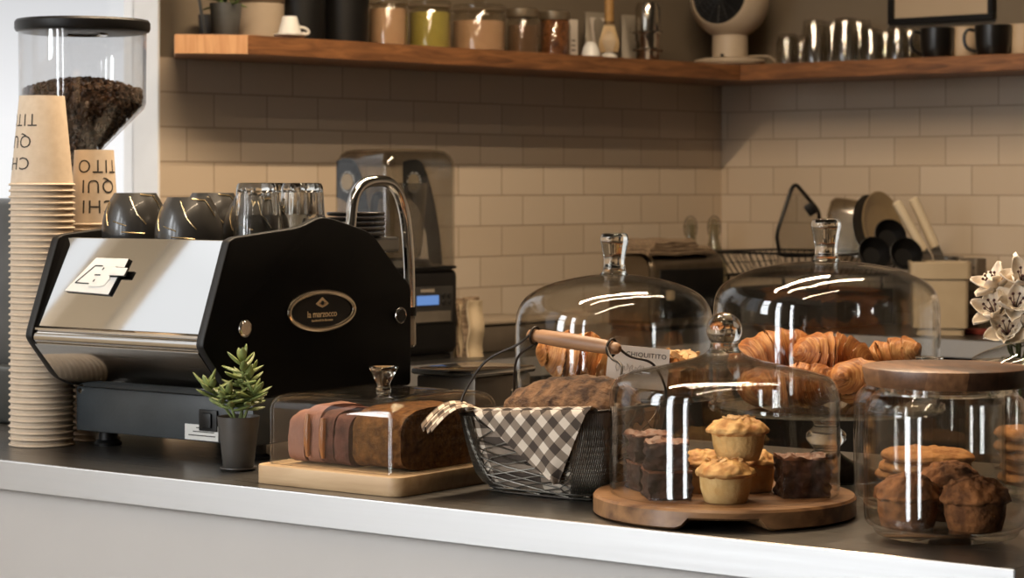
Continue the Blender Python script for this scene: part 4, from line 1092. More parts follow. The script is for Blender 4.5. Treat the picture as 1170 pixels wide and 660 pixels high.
# ------------------------------------------------------------------ storage jars
def jar(label, loc, group, lid='wood', sc=1.0, zs=1.0):
    t = thing('glass_jar', label, 'jar', loc, 0, group)
    o = [(r*sc, z*zs) for r, z in smooth_prof([(.062, .001), (.070, .0035), (.073, .008), (.0745, .0105), (.0795, .014), (.0818, .022), (.0822, .05), (.0822, .118), (.0808, .130), (.0762, .1395), (.0720, .1435), (.0708, .147), (.0715, .1505)], 5)]
    i = [(r*sc, z*zs) for r, z in smooth_prof([(.0690, .1505), (.0680, .147), (.0695, .143), (.0740, .138), (.0782, .129), (.0797, .118), (.0797, .05), (.0795, .024), (.0765, .016), (.070, .0125)], 5)]
    part('jar_body', lathe([(0, .003*zs)] + o + i + [(0, .0115*zs)], 96), G_JAR, t, sharp=60)
    return t
JF = at(1081, 2.30)
j = jar('clear glass jar with a thick round wooden lid at the right front', xy(JF, TOP), 'glass jars of baked goods')
wl = part('wooden_lid', lathe([(0, .1530), (.0790, .1530), (.0805, .1545), (.0838, .1690), (.0835, .1712), (.0815, .1722), (0, .1722)], 80), WALNUT, j, 'striped wooden lid')
part('lid_seal', lathe([(.058, .1445), (.0665, .1445), (.0672, .1475), (.0668, .1528), (.058, .1528), (.058, .1445)], 64), G_KNOB, wl, 'clear sealing ring')
JB = at(1062, 2.50)
j = jar('clear glass jar of cookies directly behind the wood-lidded jar', xy(JB, TOP), 'glass jars of baked goods', zs=.93)
gl_ = part('glass_lid', lathe([(0, .1405), (.072, .1405), (.0725, .143), (.050, .149), (.02, .152), (0, .1525)], 64), G_JAR, j, 'flat glass lid')
part('lid_knob', lathe([(0, .1525), (.008, .1525), (.0085, .156), (.0155, .1625), (.015, .166), (0, .167)], 32), G_KNOB, gl_)
J3 = at(1186, 2.62)
j = jar('glass jar at the right picture edge with a glass knob lid', xy(J3, TOP), 'glass jars of baked goods')
gl_ = part('glass_lid', lathe([(0, .1515)] + smooth_prof([(.0735, .1515), (.0745, .1545), (.066, .1600), (.050, .1670), (.034, .1725), (.020, .1760), (.0125, .1795)], 5) + [(0, .1795)], 64), G_JAR, j, 'sloping glass lid')
part('lid_knob', lathe([(0, .1795), (.012, .1795), (.0115, .184), (.0165, .1905), (.0200, .1985), (.0185, .206), (.012, .2105), (0, .212)], 36), G_KNOB, gl_)
jz = TOP + .0118
g = 'brown muffins in the wood-lidded jar'
p = at(1114, 2.27); muffin_tree('muffin', 'brown muffin at the right front of the wood-lidded jar', BMUFF, BMUFF, xy(p, jz), 0, .0265, .0330, .029, .023, 6, group=g, amp=.0032)
p = at(1037, 2.292); muffin_tree('muffin', 'brown muffin at the left in the wood-lidded jar', BMUFF, BMUFF, xy(p, jz), 1, .0265, .0325, .029, .023, 7, group=g, amp=.0032)
p = at(1085, 2.345); muffin_tree('muffin', 'brown muffin between and behind the two front ones in the wood-lidded jar', BMUFF, BMUFF, xy(p, jz), 2, .0265, .0325, .034, .024, 8, group=g, amp=.0032)
def cookie_bm(r, h, seed):
    b2 = lathe([(0, 0)] + smooth_prof([(r*.9, 0), (r*.99, h*.25), (r, h*.45), (r*.95, h*.75), (r*.8, h*.95), (r*.4, h*1.03), (0, h)], 5), 56); b2.normal_update(); o = Vector((seed*7.3, seed, seed*2.2))
    for v in b2.verts:
        if v.co.z > .0008: v.co += v.normal*.0022*noise.fractal(v.co*80+o, .85, 2.1, 5)
        v.co.x *= 1+.03*noise.noise(Vector((seed, v.co.y*20, 0))); 
    return b2
names = ['lowest', 'second', 'third', 'fourth', 'topmost']
p = at(1056, 2.494)
for i in range(5):
    q = (p[0]+.004*math.sin(i*2.1), p[1]-.004*math.cos(i*1.7))
    single('cookie', cookie_bm(.0500, .0118, i+1), COOKIE, f'{names[i]} golden cookie of the pile in the jar behind the wood-lidded one' if i in (0, 4) else f'{names[i]} golden cookie from the bottom of the pile in the jar behind the wood-lidded one', 'cookie', xy(q, TOP+.011+.0108*i), (rd(1.5*math.sin(i)), rd(2*math.cos(i*2)), i), 'cookies in the rear jar')
p = at(1184, 2.62)
for i in range(5):
    q = (p[0]+.004*math.sin(i*1.3), p[1]-.004*math.cos(i*2.7))
    single('cookie', cookie_bm(.044, .0125, i+11), COOKIE, f'{names[i]} cookie of the stack in the jar at the right picture edge' if i in (0, 4) else f'{names[i]} cookie from the bottom of the stack in the jar at the right picture edge', 'cookie', xy(q, TOP+.012+.0128*i), (rd(2*math.sin(i)), rd(2*math.cos(i*2)), i), 'cookies in the jar at the picture edge')

# ------------------------------------------------------------------ flowers in a vase
FV = at(1163, 2.86)
vs = thing('flower_vase', 'clear glass vase behind the glass jars at the right edge', 'vase', xy(FV, TOP))
part('vase_body', lathe([(0, 0), (.030, 0), (.034, .01), (.036, .06), (.024, .105), (.018, .125), (.020, .140), (.0185, .140), (.0165, .125), (.0222, .104), (.034, .06), (.032, .012), (0, .010)], 40), G_JAR, vs)
fl = thing('lily_bouquet', 'bunch of small white spotted lilies in the vase at the right edge', 'flowers', xy(FV, TOP))
rnd = random.Random(21)
def petal_bm(L, W, curl):
    b2 = bmesh.new()
    grid(lambda a, b: Vector((L*a, W*(b-.5)*(math.sin(PI*(.10+.86*a)))**.8, curl*L*a*a + W*.55*(abs(b-.5)*2)**2*(1-a*.6))), 10, 6, b2); thicken(b2, .0006); return b2
SPOT = pbr('petal_speckle', C(64, 30, 24), .7)
heads = [((-.030, -.012, .190), (-.5, -.6)), ((-.010, -.030, .200), (-.1, -.9)), ((-.026, -.006, .222), (-.5, -.2)), ((.000, -.022, .230), (.0, -.7)), ((.026, -.014, .214), (.6, -.5)), ((-.020, -.030, .168), (-.3, -1.1)), ((.012, .012, .236), (.3, .1)), ((.018, -.026, .180), (.4, -.9))]
bmS = bmesh.new()
for k, (c, tl) in enumerate(heads):
    d = Vector((tl[0], tl[1], .75)).normalized(); Q = d.to_track_quat('Z', 'Y').to_matrix().to_4x4()
    bP = None
    for i in range(6):
        M = T(*c) @ Q @ Rz(60*i+k*17) @ Ry(-(34 if i % 2 else 20))
        bP = join(bP, xf(petal_bm(.036 if i % 2 else .034, .024, .18 if i % 2 else .08), M))
    h = part('bloom', bP, PETAL, fl, sharp=None)
    bQ = bmesh.new()
    for i in range(6):
        a = 2*PI*i/6; base_ = Vector(c); e = base_ + (Q.to_3x3() @ Vector((.008*math.cos(a), .008*math.sin(a), .024)))
        tube([base_, (base_+e)/2 + Vector((0, 0, .001)), e], .0006, 5, bQ)
        r_ = bmesh.ops.create_icosphere(bQ, subdivisions=1, radius=.0021); bmesh.ops.translate(bQ, vec=e, verts=r_['verts'])
    part('stamens', bQ, SPOT, h)
    tube(curve_pts([(0, 0, .02), (c[0]*.2, c[1]*.2, .13), (c[0]*.8, c[1]*.8, c[2]-.02), c], 5), .0016, 6, bmS)
part('stems', bmS, LEAF2, fl)
bmL = bmesh.new()
for a, z in ((3.6, .150), (4.6, .158), (5.6, .15)):
    leaf_bm(bmL, .045, .013, .0012, T(0, 0, z) @ Matrix.Rotation(a, 4, 'Z') @ Matrix.Rotation(-.5, 4, 'Y'), -.2)
part('leaves', bmL, LEAF2, fl)

# ================================================================== things on the back bar
def onb(x, d): return bwx(x, d)
# countertop blender in its sound enclosure
BP = (-.2475, 4.55)
bn = thing('blender', 'black countertop blender with a smoked clear sound cover behind the machine', 'blender', xy(BP, TOP), RB)
w_, d_ = .2005, .171
part('motor_base', box(.0, w_, .0, d_, .012, .185, .016, 4), BLACK2, bn)
part('base_foot', box(.012, w_-.012, .012, d_-.012, 0, .0115, .003), RUBBER, bn)
part('jar_pad', lathe([(0, .1855), (.066, .1855), (.072, .190), (.066, .203), (.045, .206), (0, .206)], 40, off=(w_*.5, d_*.48, 0)), BLACK2, bn)
lv = [(rrect(w_/2-i, d_/2-i, max(.006, .024-i*.2), 6, w_/2, d_/2), z) for i, z in ((0, .1865), (0, .39), (.002, .405), (.007, .417), (.016, .4255), (.03, .4285), (.06, .429))]
b2, R = shell_loft(lv); b2.faces.new(R[-1]); thicken(b2, .004)
cv = part('sound_cover', b2, G_SMOKE, bn, 'smoked clear cover')
part('cover_trim', tube([(x, y, .1875) for x, y in rrect(w_/2+.001, d_/2+.001, .024, 6, w_/2, d_/2)], .003, 8, cyc=True), BLACK2, cv)
PYZ = Matrix(((0,0,1,0),(1,0,0,0),(0,1,0,0),(0,0,0,1)))
armp = [(y, z) for y, z in smooth_prof([(.160, .405), (.115, .408), (.088, .375), (.068, .32), (.052, .255), (.044, .192)], 5)] + [(.080, .192)] + smooth_prof([(.088, .25), (.108, .300), (.132, .322), (.160, .33)], 5)
for x0 in (.0055, w_-.0095):
    a = part('hinge_arm', prism(armp, x0, x0+.004, M=PYZ), BLACK2, bn, smooth=False)
    rg = [(x0+.002, .126+.020*math.cos(t), .362+.020*math.sin(t)) for t in [2*PI*k/28 for k in range(28)]]
    part('hinge_ring', tube(rg, .0036, 8, cyc=True), STEEL, a)
    part('hinge_disc', xf(lathe([(0, 0), (.0165, 0), (.0165, .0075), (.008, .0085), (0, .0085)], 24), T(x0-.002, .126, .362) @ Ry(90)), CREAM, a)
part('jar_ghost', lathe([(.045, .207), (.05, .21), (.062, .33), (.0625, .36), (.0605, .36), (.06, .33), (.048, .212), (.043, .209), (.045, .207)], 40, off=(w_*.5, d_*.48, 0)), G_SMOKE, bn).name = 'blender_jar'
part('jar_handle', tube(curve_pts([(w_*.5-.06, d_*.40, .335), (w_*.5-.088, d_*.3, .325), (w_*.5-.09, d_*.3, .26), (w_*.5-.056, d_*.4, .235)], 5), .008, 10), BLACK2, bn)
cpn = part('control_panel', box(.055, .180, -.0025, .0005, .075, .150, .001), pbr('panel_grey', C(40, 38, 36), .5, c2=C(34, 33, 31)), bn)
part('display', box(.0767, .138, -.0042, -.0028, .113, .132, .0005), emit('lcd_glow', C(120, 160, 225), .75), cpn, 'lit blue display', smooth=False)
part('key_strip', box(.070, .172, -.0040, -.0028, .078, .100, .0008), pbr('key_grey', C(92, 84, 74), .5, c2=C(80, 73, 64)), cpn, smooth=False)
for k in range(4): part('key', xf(lathe([(0, .002), (.0048, .002), (.005, 0), (0, 0)], 14), T(.153+.016*(k % 2), -.0028, .117+.014*(k//2)) @ Rx(90)), RUBBER, cpn)
part('name_plate', box(.088, .126, -.0032, -.0026, .139, .145), pbr('plate_print', C(140, 130, 116), .5), cpn, smooth=False)

# folded paper bags beside it
PB = at(534, 4.73)
t = thing('paper_bags', 'small upright stack of folded pale paper bags beside the blender', 'paper bags', xy(PB, TOP), RB)
for i in range(5):
    h = (.118, .125, .110, .122, .096)[i]
    b2 = grid(lambda a, b: Vector((-.022 + .044*a, -.022+.0105*i + .0035*math.sin(b*9+i*2) + .002*math.sin(a*7+i), h*b)), 10, 12); thicken(b2, .0035)
    part('folded_bag', b2, TOWEL if i % 2 else CREAM, t)
# grey steel container
P0 = at(546, 4.83)
t = thing('steel_container', 'low grey steel container with flat lid on the back worktop', 'container', xy(P0, TOP), RB)
part('container_body', box(0, .255, 0, .19, 0, .058, .006), pbr('dull_steel', C(104, 94, 82), .4, .5, c2=C(96, 86, 75)), t)
part('container_lid', box(-.004, .259, -.004, .194, .0585, .068, .004), pbr('dull_lid', C(146, 132, 114), .5, .2, c2=C(138, 124, 106)), t)
# toaster with a folded towel
PT = at(745, 5.55)
ts = thing('toaster', 'rounded steel toaster with dark front carrying a folded towel', 'toaster', xy(PT, TOP), RB)
tw, td = .286, .15
b2 = prism([(y, z) for y, z in [(0, .012)] + [(td, .012)] + arc(td-.045, .15, .045, 0, 90, 8) + arc(.045, .15, .045, 90, 180, 8)], 0, tw, M=PYZ)
bmesh.ops.bevel(b2, geom=[e for e in b2.edges if abs(e.verts[0].co.x-e.verts[1].co.x) < 1e-6], offset=.012, segments=3, affect='EDGES')
part('toaster_shell', b2, pbr('toaster_steel', C(120, 108, 92), .3, .8, c2=C(108, 97, 82)), ts)
part('front_plate', box(.03, tw-.012, -.004, .004, .03, .150, .004), BLACK2, ts)
part('toaster_base', box(.01, tw-.01, .008, td-.008, 0, .0118, .003), BLACK2, ts)
part('lever', box(.045, .062, -.022, -.0045, .075, .100, .004), CREAM, ts)
part('dial', xf(lathe([(0, 0), (.014, 0), (.014, .012), (0, .013)], 24), T(.245, -.0045, .06) @ Rx(90)), CHROME, ts)
c, s_ = math.cos(RB), math.sin(RB)
def loc_in(P, rz, x, y): return (P[0]+x*math.cos(rz)-y*math.sin(rz), P[1]+x*math.sin(rz)+y*math.cos(rz))
b2 = bmesh.new()
for k, (x0, x1, z0) in enumerate(((-.02, .235, .0), (-.015, .225, .0085), (.0, .17, .017), (.005, .16, .0255))):
    g2 = grid(lambda a, b: Vector((x0+(x1-x0)*a, -.012 + .15*b, z0 + .0015*math.sin(a*11+k) + .001*math.sin(b*9) + (-.006*(b < .05)))), 20, 10); thicken(g2, .0068)
    join(b2, g2)
single('folded_towel', b2, TOWEL, 'brown striped towel folded on top of the toaster', 'towel', xy(loc_in(PT, RB, 0, .005), TOP+.197), RB)
# swing-top bottles
GB = thin_glass('bottle_glass', (.80, .80, .74), .07)
def bottle(px, d, label):
    t = thing('swing_top_bottle', label, 'bottle', xy(onb(px, d), TOP), .4, 'swing-top bottles behind the toaster')
    part('bottle_body', lathe([(0, .002), (.030, .002), (.036, .006), (.0365, .12)] + smooth_prof([(.0365, .13), (.033, .155), (.022, .185), (.0145, .21), (.0135, .24)], 5) + [(.0155, .242), (.0155, .252), (.0115, .254), (.0110, .24), (.0125, .212), (.02, .185), (.031, .155), (.034, .13), (.034, .012), (0, .01)], 40), GB, t)
    cp = part('stopper', lathe([(0, .2545), (.0105, .2545), (.0115, .258), (.0105, .264), (.006, .268), (0, .269)], 24), GB, t)
    part('wire_clip', tube(curve_pts([(.0165, 0, .225), (.019, 0, .245), (.014, 0, .266), (0, 0, .2745), (-.014, 0, .266), (-.019, 0, .245), (-.0165, 0, .225)], 5), .0012, 6), WIRE, cp)
bottle(789, .08, 'clear swing-top bottle behind the folded towel on the toaster')
bottle(816, .09, 'clear swing-top bottle nearest the corner at the right end of the toaster')

# ------------------------------------------------------------------ dish rack and what stands in it
RP = rwx(845, .22); RL = .40
rk = thing('dish_rack', 'black wire dish rack with flared ends by the right wall', 'dish rack', xy(RP, TOP), RR)
bmW = bmesh.new(); zt, zb = .186, .128
def ro(z): 
    e = (z-zb)/(zt-zb); return (.035-.040*e, RL-.035+.040*e, -.135-.02*e, .145+.02*e)
def ring(z, r):
    x0, x1, y0, y1 = ro(z); P = [(x, y, z) for x, y in rrect((x1-x0)/2, (y1-y0)/2, .02, 5, (x0+x1)/2, (y0+y1)/2)]; tube(P, r, 8, bmW, cyc=True)
ring(zt, .0032); ring(zb, .0028)
part('rack_rim', bmW, BLACK2, rk); bmW = bmesh.new()
t0, b0 = ro(zt), ro(zb)
for i in range(19):
    f_ = (i+.5)/19; tube([(t0[0]+(t0[1]-t0[0])*f_, t0[2], zt), (b0[0]+(b0[1]-b0[0])*f_, b0[2], zb), (b0[0]+(b0[1]-b0[0])*f_, b0[3], zb), (t0[0]+(t0[1]-t0[0])*f_, t0[3], zt)], .0015, 6, bmW)
for i in range(12):
    f_ = (i+.5)/12
    for e in (0, 1): tube([(t0[e], t0[2]+(t0[3]-t0[2])*f_, zt), (b0[e], b0[2]+(b0[3]-b0[2])*f_, zb)], .0015, 6, bmW)
for e in (0, 1): tube([((t0[e]+b0[e])/2, (t0[2]+b0[2])/2, (zt+zb)/2), ((t0[e]+b0[e])/2, (t0[3]+b0[3])/2, (zt+zb)/2)], .0013, 6, bmW)
part('rack_wires', bmW, BLACK2, rk)
part('drip_tray', box(.02, RL-.02, -.13, .14, .004, .095, .006), DARKCAB, rk, 'dark drip tray')  # dark box added to darken what shows through the right dome
for x in (.05, RL-.05):
    for y in (-.12, .13): part('rack_leg', tube([(x, y, zb), (x, y, .0)], .004, 8), BLACK2, rk)
# cutlery tray under the rack front keeps dark plates
def shelf_pt(px, Y, h): p = at(px, Y); return Vector((p[0], p[1], TOP+h))
# rubber-edged glass lid
Y0 = 5.78
cs = [(907, 207, .0), (937, 243, .07), (933, 292, .06), (891, 292, -.02), (887, 268, -.03)]
pts = [shelf_pt(x, Y0+dy, hz(y, Y0+dy)-TOP) for x, y, dy in cs]
lp_ = []
n = len(pts)
for i in range(n):
    a, b, c_ = pts[i-1], pts[i], pts[(i+1) % n]; p, q = b+(a-b)*.2, b+(c_-b)*.2
    for k in range(6):
        t_ = k/5; lp_.append(p*(1-t_)**2 + b*2*t_*(1-t_) + q*t_*t_)
O = shelf_pt(912, Y0, .19)
gl_ = thing('container_lid', 'glass container lid with thick black seal leaning in the dish rack', 'lid', O)
part('seal', tube([p-O for p in lp_], .0052, 8, cyc=True), BLACK2, gl_, 'black rubber seal')
b2 = bmesh.new(); cen = sum(lp_, Vector())/len(lp_)
vs_ = [b2.verts.new((p-O) + (p-cen).normalized()*.004) for p in lp_]; b2.faces.new(vs_)
bmesh.ops.triangulate(b2, faces=b2.faces[:]); thicken(b2, .004)
part('lid_pane', b2, G_SMOKE, gl_)
part('lid_clip', xf(box(-.012, .012, -.006, .006, -.016, .016, .004), T(*(shelf_pt(926, Y0+.02, hz(239, Y0+.02)-TOP)-O)) @ Ry(-35)), BLACK2, gl_)
# clear plastic tub leaning
G_TUB = thin_glass('tub_plastic', (.76, .73, .67), .07, rough=.15)
lv = [(rrect(.052-i*1.0, .042-i, max(.006, .02-i*.4)), z) for i, z in ((0, 0), (.003, .10), (.006, .128), (.014, .138), (.026, .141))]
b2, R = shell_loft(lv); b2.faces.new(R[-1]); thicken(b2, .003); lvp = shelf_pt(962, 5.80, .182)
single('plastic_tub', xf(b2, Ry(8) @ Rx(-6)), G_TUB, 'translucent plastic tub upturned in the dish rack', 'tub', lvp, RR+.35)
# plate on edge
b2 = lathe([(0, 0), (.05, 0), (.056, .002), (.084, .012), (.0855, .0145), (.083, .0155), (.055, .0055), (.048, .004), (0, .004)], 64)
p = shelf_pt(1003, 5.66, .255)
single('plate', xf(b2, Rx(90)), TAN, 'tan plate standing on edge in the dish rack', 'plate', p, (rd(-9), 0, rd(47)))
single('plate', xf(lathe([(0, 0), (.05, 0), (.056, .002), (.080, .012), (.0815, .0145), (.079, .0155), (.055, .0055), (.048, .004), (0, .004)], 64), Rx(90)), BLACK2, 'dark plate directly behind the tan plate in the rack', 'plate', shelf_pt(991, 5.72, .250), (rd(-9), 0, rd(47)))
bwl = [(0, 0), (.020, 0), (.024, .003), (.036, .018), (.0405, .032), (.0385, .0325), (.034, .02), (.021, .0055), (0, .005)]
for px, py, Y, lab in ((995, 293, 5.52, 'small black bowl at the left of three drying in the rack'), (1013, 273, 5.56, 'small black bowl at the top of three drying in the rack'), (1031, 294, 5.50, 'small black bowl at the right of three, next to the knives')):
    single('black_bowl', xf(lathe(bwl, 40), Rx(70)), BLACK2, lab, 'bowl', (*at(px, Y), hz(py, Y)), (0, 0, .15), 'black bowls in the rack')
# knives in a steel pot
KNH = pbr('knife_handle_cream', C(216, 200, 172), .45, c2=C(208, 192, 164))
KP = at(1084, 5.64)
kp = thing('utensil_pot', 'steel utensil pot behind the cream bin', 'pot', xy(KP, TOP))
part('pot_body', lathe([(0, 0), (.034, 0), (.036, .003), (.036, .176), (.0375, .178), (.0375, .181), (.034, .181), (.034, .006), (0, .005)], 40), STEEL, kp)
for (x0, y0, x1, y1, Y, lab) in ((1024, 230, 1055, 286, 5.56, 'cream-handled knife on the left leaning over the cream bin'), (1043, 226, 1068, 282, 5.60, 'cream-handled knife on the right leaning over the cream bin')):
    A = Vector((*at(x0, Y), hz(y0, Y))); B = Vector((*at(x1, Y), hz(y1, Y))); d = (B-A).normalized(); E_ = B + d*.075
    k = thing('knife', lab, 'knife', B, 0, 'cream-handled knives')
    part('knife_handle', tube([A-B, A-B+d*.004, A-B+d*.05, -d*.012, Vector((0, 0, 0))], [.008, .0125, .0118, .0130, .0120], 14), KNH, k, 'cream handle')
    side = d.cross(Vector((0, 1, 0))).normalized()
    b2 = bmesh.new()
    V4 = [d*.0005+side*.012, d*.0005-side*.012, (E_-B)-side*.010, (E_-B)*1.05+side*.008]
    lo = [b2.verts.new(v+Vector((0, -.001, 0))) for v in V4]; hi = [b2.verts.new(v+Vector((0, .001, 0))) for v in V4]
    b2.faces.new(lo); b2.faces.new(hi[::-1])
    for i in range(4): b2.faces.new((lo[i], hi[i], hi[(i+1) % 4], lo[(i+1) % 4]))
    bmesh.ops.recalc_face_normals(b2, faces=b2.faces[:]); part('blade', b2, STEEL, k, smooth=False)
# cream bin
CB = at(1073, 5.43)
cbn = thing('cream_bin', 'cream plastic bin with deep rim on the worktop by the right wall', 'bin', xy(CB, TOP), -.12)
lv = [(rrect(.056+.008*t, .05+.006*t, .012), .002+.132*t) for t in (0, .02, .5, 1)]
lv += [(rrect(.069, .061, .013), .1345), (rrect(.0705, .0625, .013), .136), (rrect(.0715, .0635, .013), .1735), (rrect(.0700, .062, .013), .1755), (rrect(.066, .058, .012), .1755), (rrect(.064, .056, .011), .02)]
b2, R = shell_loft(lv); b2.faces.new(R[0][::-1]); b2.faces.new(R[-1])
part('bin_body', b2, CREAM, cbn, sharp=30)
# perforated holder
PH = at(1112, 5.57)
ph = thing('perforated_holder', 'grey perforated drainer standing right of the cream bin', 'drainer', xy(PH, TOP), RR)
part('holder_body', prism(rrect(.026, .024, .010), 0, .178, .002, 2), pbr('drainer_grey', C(108, 96, 82), .5, .3, c2=C(98, 88, 75)), ph)
bmH = bmesh.new()
for i in range(8):
    for x in (-.0145, -.0048, .0048, .0145):
        xf_ = lathe([(0, .0004), (.0027, .0004), (.0027, -.0004), (0, -.0004)], 10); join(bmH, xf(xf_, T(x, -.0242, .02+.0195*i) @ Rx(90)))
part('perforations', bmH, BLACK2, ph)
single('red_cloth', rough_up(box(-.05, .05, -.03, .03, 0, .012, .004, 3), .002, 60, 3), RED, 'dark red folded cloth beside the cream bin', 'cloth', xy(at(1128, 5.45), TOP+.0005), RR)

# ================================================================== things on the wall shelf
SZ = SZ1 + .0004
def R_(px, P): return px/2*P[1]/F
# left end
P = bwx(229, .13)
single('leaning_board', xf(box(-.003, .003, -.075, .075, 0, .20, .0015), Ry(-9)), pbr('board_slate', C(40, 40, 38), .6, c2=C(34, 34, 32)), 'thin dark board leaning at the left end of the shelf', 'board', xy((P[0]+.010, P[1]), SZ+.001), .13)
P = bwx(240, .05)
single('dark_tumbler', lathe([(0, 0), (.020, 0), (.022, .003), (.0255, .052), (.0262, .054), (.024, .054), (.020, .006), (0, .005)], 36), pbr('dark_cup', C(56, 54, 52), .5, c2=C(50, 48, 46)), 'dark grey cup half hidden behind the potted plant on the shelf', 'cup', xy(P, SZ))
P = bwx(258, .16)
sp = thing('shelf_plant', 'small green succulent in a dark grey pot at the left end of the shelf', 'plant', xy(P, SZ), .5)
part('pot', lathe([(0, 0), (.026, 0), (.0275, .002), (.0335, .066), (.034, .070), (.032, .070), (.030, .062), (0, .060)], 44), pbr('blue_grey_pot', C(84, 84, 82), .45, c2=C(74, 74, 72)), sp)
part('soil', lathe([(0, .0605), (.0295, .0605), (.02, .064), (0, .065)], 24), SOIL, sp)
bmL = bmesh.new(); rnd = random.Random(8)
for k in range(22):
    leaf_bm(bmL, rnd.uniform(.032, .048), .010, .004, T(.012*math.cos(k*2.4), .012*math.sin(k*2.4), .066+.0012*k) @ Matrix.Rotation(k*2.4, 4, 'Z') @ Matrix.Rotation(-rnd.uniform(-.25, .75), 4, 'Y'), rnd.uniform(-.15, .15))
part('leaves', bmL, LEAF2, sp, sharp=60)
P = bwx(297, .085)
t = thing('greige_canister', 'matte greige canister between the plant and the black canisters on the shelf', 'canister', xy(P, SZ))
part('canister_body', lathe([(0, 0), (.050, 0), (.053, .003), (.053, .082), (0, .082)], 48), pbr('canister_greige', C(168, 152, 132), .6, c2=C(164, 148, 128)), t)
part('canister_lid', lathe([(0, .0825), (.0535, .0825), (.0545, .085), (.0545, .098), (.052, .1), (0, .1)], 48), pbr('canister_band', C(92, 76, 60), .5, c2=C(84, 70, 54)), t)
P = bwx(331, .205)
t = thing('coffee_dripper', 'white ceramic dripper upturned on its saucer at the shelf front', 'dripper', xy(P, SZ), .4)
part('cone', lathe([(0, .048), (.014, .048), (.016, .046), (.0245, .014), (.0262, .0125), (.0262, .0108), (0, .0108)], 40), WHITE, t)
part('flange', lathe([(0, .0045), (.030, .0045), (.0345, .0075), (.0345, .0095), (.027, .0105), (0, .0105)], 40), WHITE, t)
part('saucer', lathe([(0, 0), (.022, 0), (.0275, .003), (.027, .0042), (0, .0042)], 40), POTG, t)
part('dripper_handle', tube(curve_pts([(.028, 0, .013), (.040, 0, .012), (.042, 0, .018), (.034, 0, .024), (.0215, 0, .026)], 4), .003, 8), WHITE, t)
for px, r, lab in ((345, .052, 'black canister on the shelf, behind the white dripper'), (393, .056, 'wide black canister on the shelf, beside the first glass jar')):
    P = bwx(px, .115)
    t = thing('black_canister', lab, 'canister', xy(P, SZ), 0, 'black canisters')
    part('canister_body', lathe([(0, 0), (r-.003, 0), (r, .003), (r, .150), (0, .150)], 52), BLACK2, t)
    part('canister_lid', lathe([(0, .1505), (r+.001, .1505), (r+.001, .165), (r-.004, .168), (0, .168)], 52), BLACK2, t)
CAPS = pbr('jar_cap_metal', C(150, 136, 116), .35, .7, c2=C(138, 124, 104))
for px, wpx, ytop, mt, nm_, lab, cap in ((443.5, 45, 10, POW1, 'beige_powder', 'beige powder', 0), (491, 49, 14, POW2, 'green_powder', 'yellow green powder', 0), (547, 62, 24, POW1, 'pale_powder', 'pale powder', 0), (597, 38, 29, POW3, 'brown_powder', 'brown powder', 1), (633.5, 37, 18, None, 'dried_fruit_mix', 'chunky dried fruit', 1)):
    P = bwx(px, .135); r = R_(wpx, P); H = .098 if cap == 0 else .090
    t = thing('storage_jar', f'glass storage jar of {lab} on the wall shelf', 'jar', xy(P, SZ), 0, 'glass storage jars on the shelf')
    part('jar_body', lathe([(0, .0005), (r-.003, .0005), (r, .004), (r, H-.012), (r-.004, H-.003), (r-.005, H), (r-.0075, H), (r-.0065, H-.005), (r-.0028, H-.014), (r-.0028, .006), (0, .005)], 56), G_SHELF, t)
    if cap: part('jar_lid', lathe([(0, H+.0005), (r-.002, H+.0005), (r-.001, H+.003), (r-.001, H+.02), (r-.004, H+.022), (0, H+.022)], 48), CAPS, t, 'metal lid')
    else:
        part('jar_lid', lathe([(0, H+.0008), (r-.001, H+.0008), (r, H+.003), (r, H+.012), (r-.004, H+.015), (.012, H+.016), (.010, H+.022), (.018, H+.034), (0, H+.036)], 48), G_SHELF, t, 'glass lid')
        part('clip_ring', tube([((r+.0008)*math.cos(2*PI*k/48), (r+.0008)*math.sin(2*PI*k/48), H+.0005) for k in range(48)], .0013, 6, cyc=True), CAPS, t)
    top_h = (hz(ytop, P[1]) - SZ)
    if mt: single(nm_, rough_up(lathe([(0, .0056), (r-.0034, .0056), (r-.0034, top_h-.002), (r*.6, top_h), (0, top_h+.0015)], 48), .0012, 60, 5, top_h-.004), mt, f'{lab} filling a glass jar on the shelf', 'powder', xy(P, SZ), 0, None, 'stuff')
    else:
        rnd = random.Random(4); b2 = lathe([(0, .0056), (r-.006, .0056), (r-.006, top_h-.006), (0, top_h-.004)], 30)
        for k in range(330):
            side = k < 260
            a = rnd.uniform(0, 6.3); rr = r-.0075 if side else (r-.008)*math.sqrt(rnd.random()); z = rnd.uniform(.010, top_h-.003) if side else top_h-.004
            q = bmesh.ops.create_icosphere(b2, subdivisions=1, radius=1)
            bmesh.ops.transform(b2, matrix=T(rr*math.cos(a), rr*math.sin(a), z) @ reul().to_4x4() @ Matrix.Diagonal((.0055, .0042, .003, 1)), verts=q['verts'])
        single(nm_, b2, NUT, 'chunky brown dried fruit filling the last glass jar on the shelf', 'dried fruit', xy(P, SZ), 0, None, 'stuff')
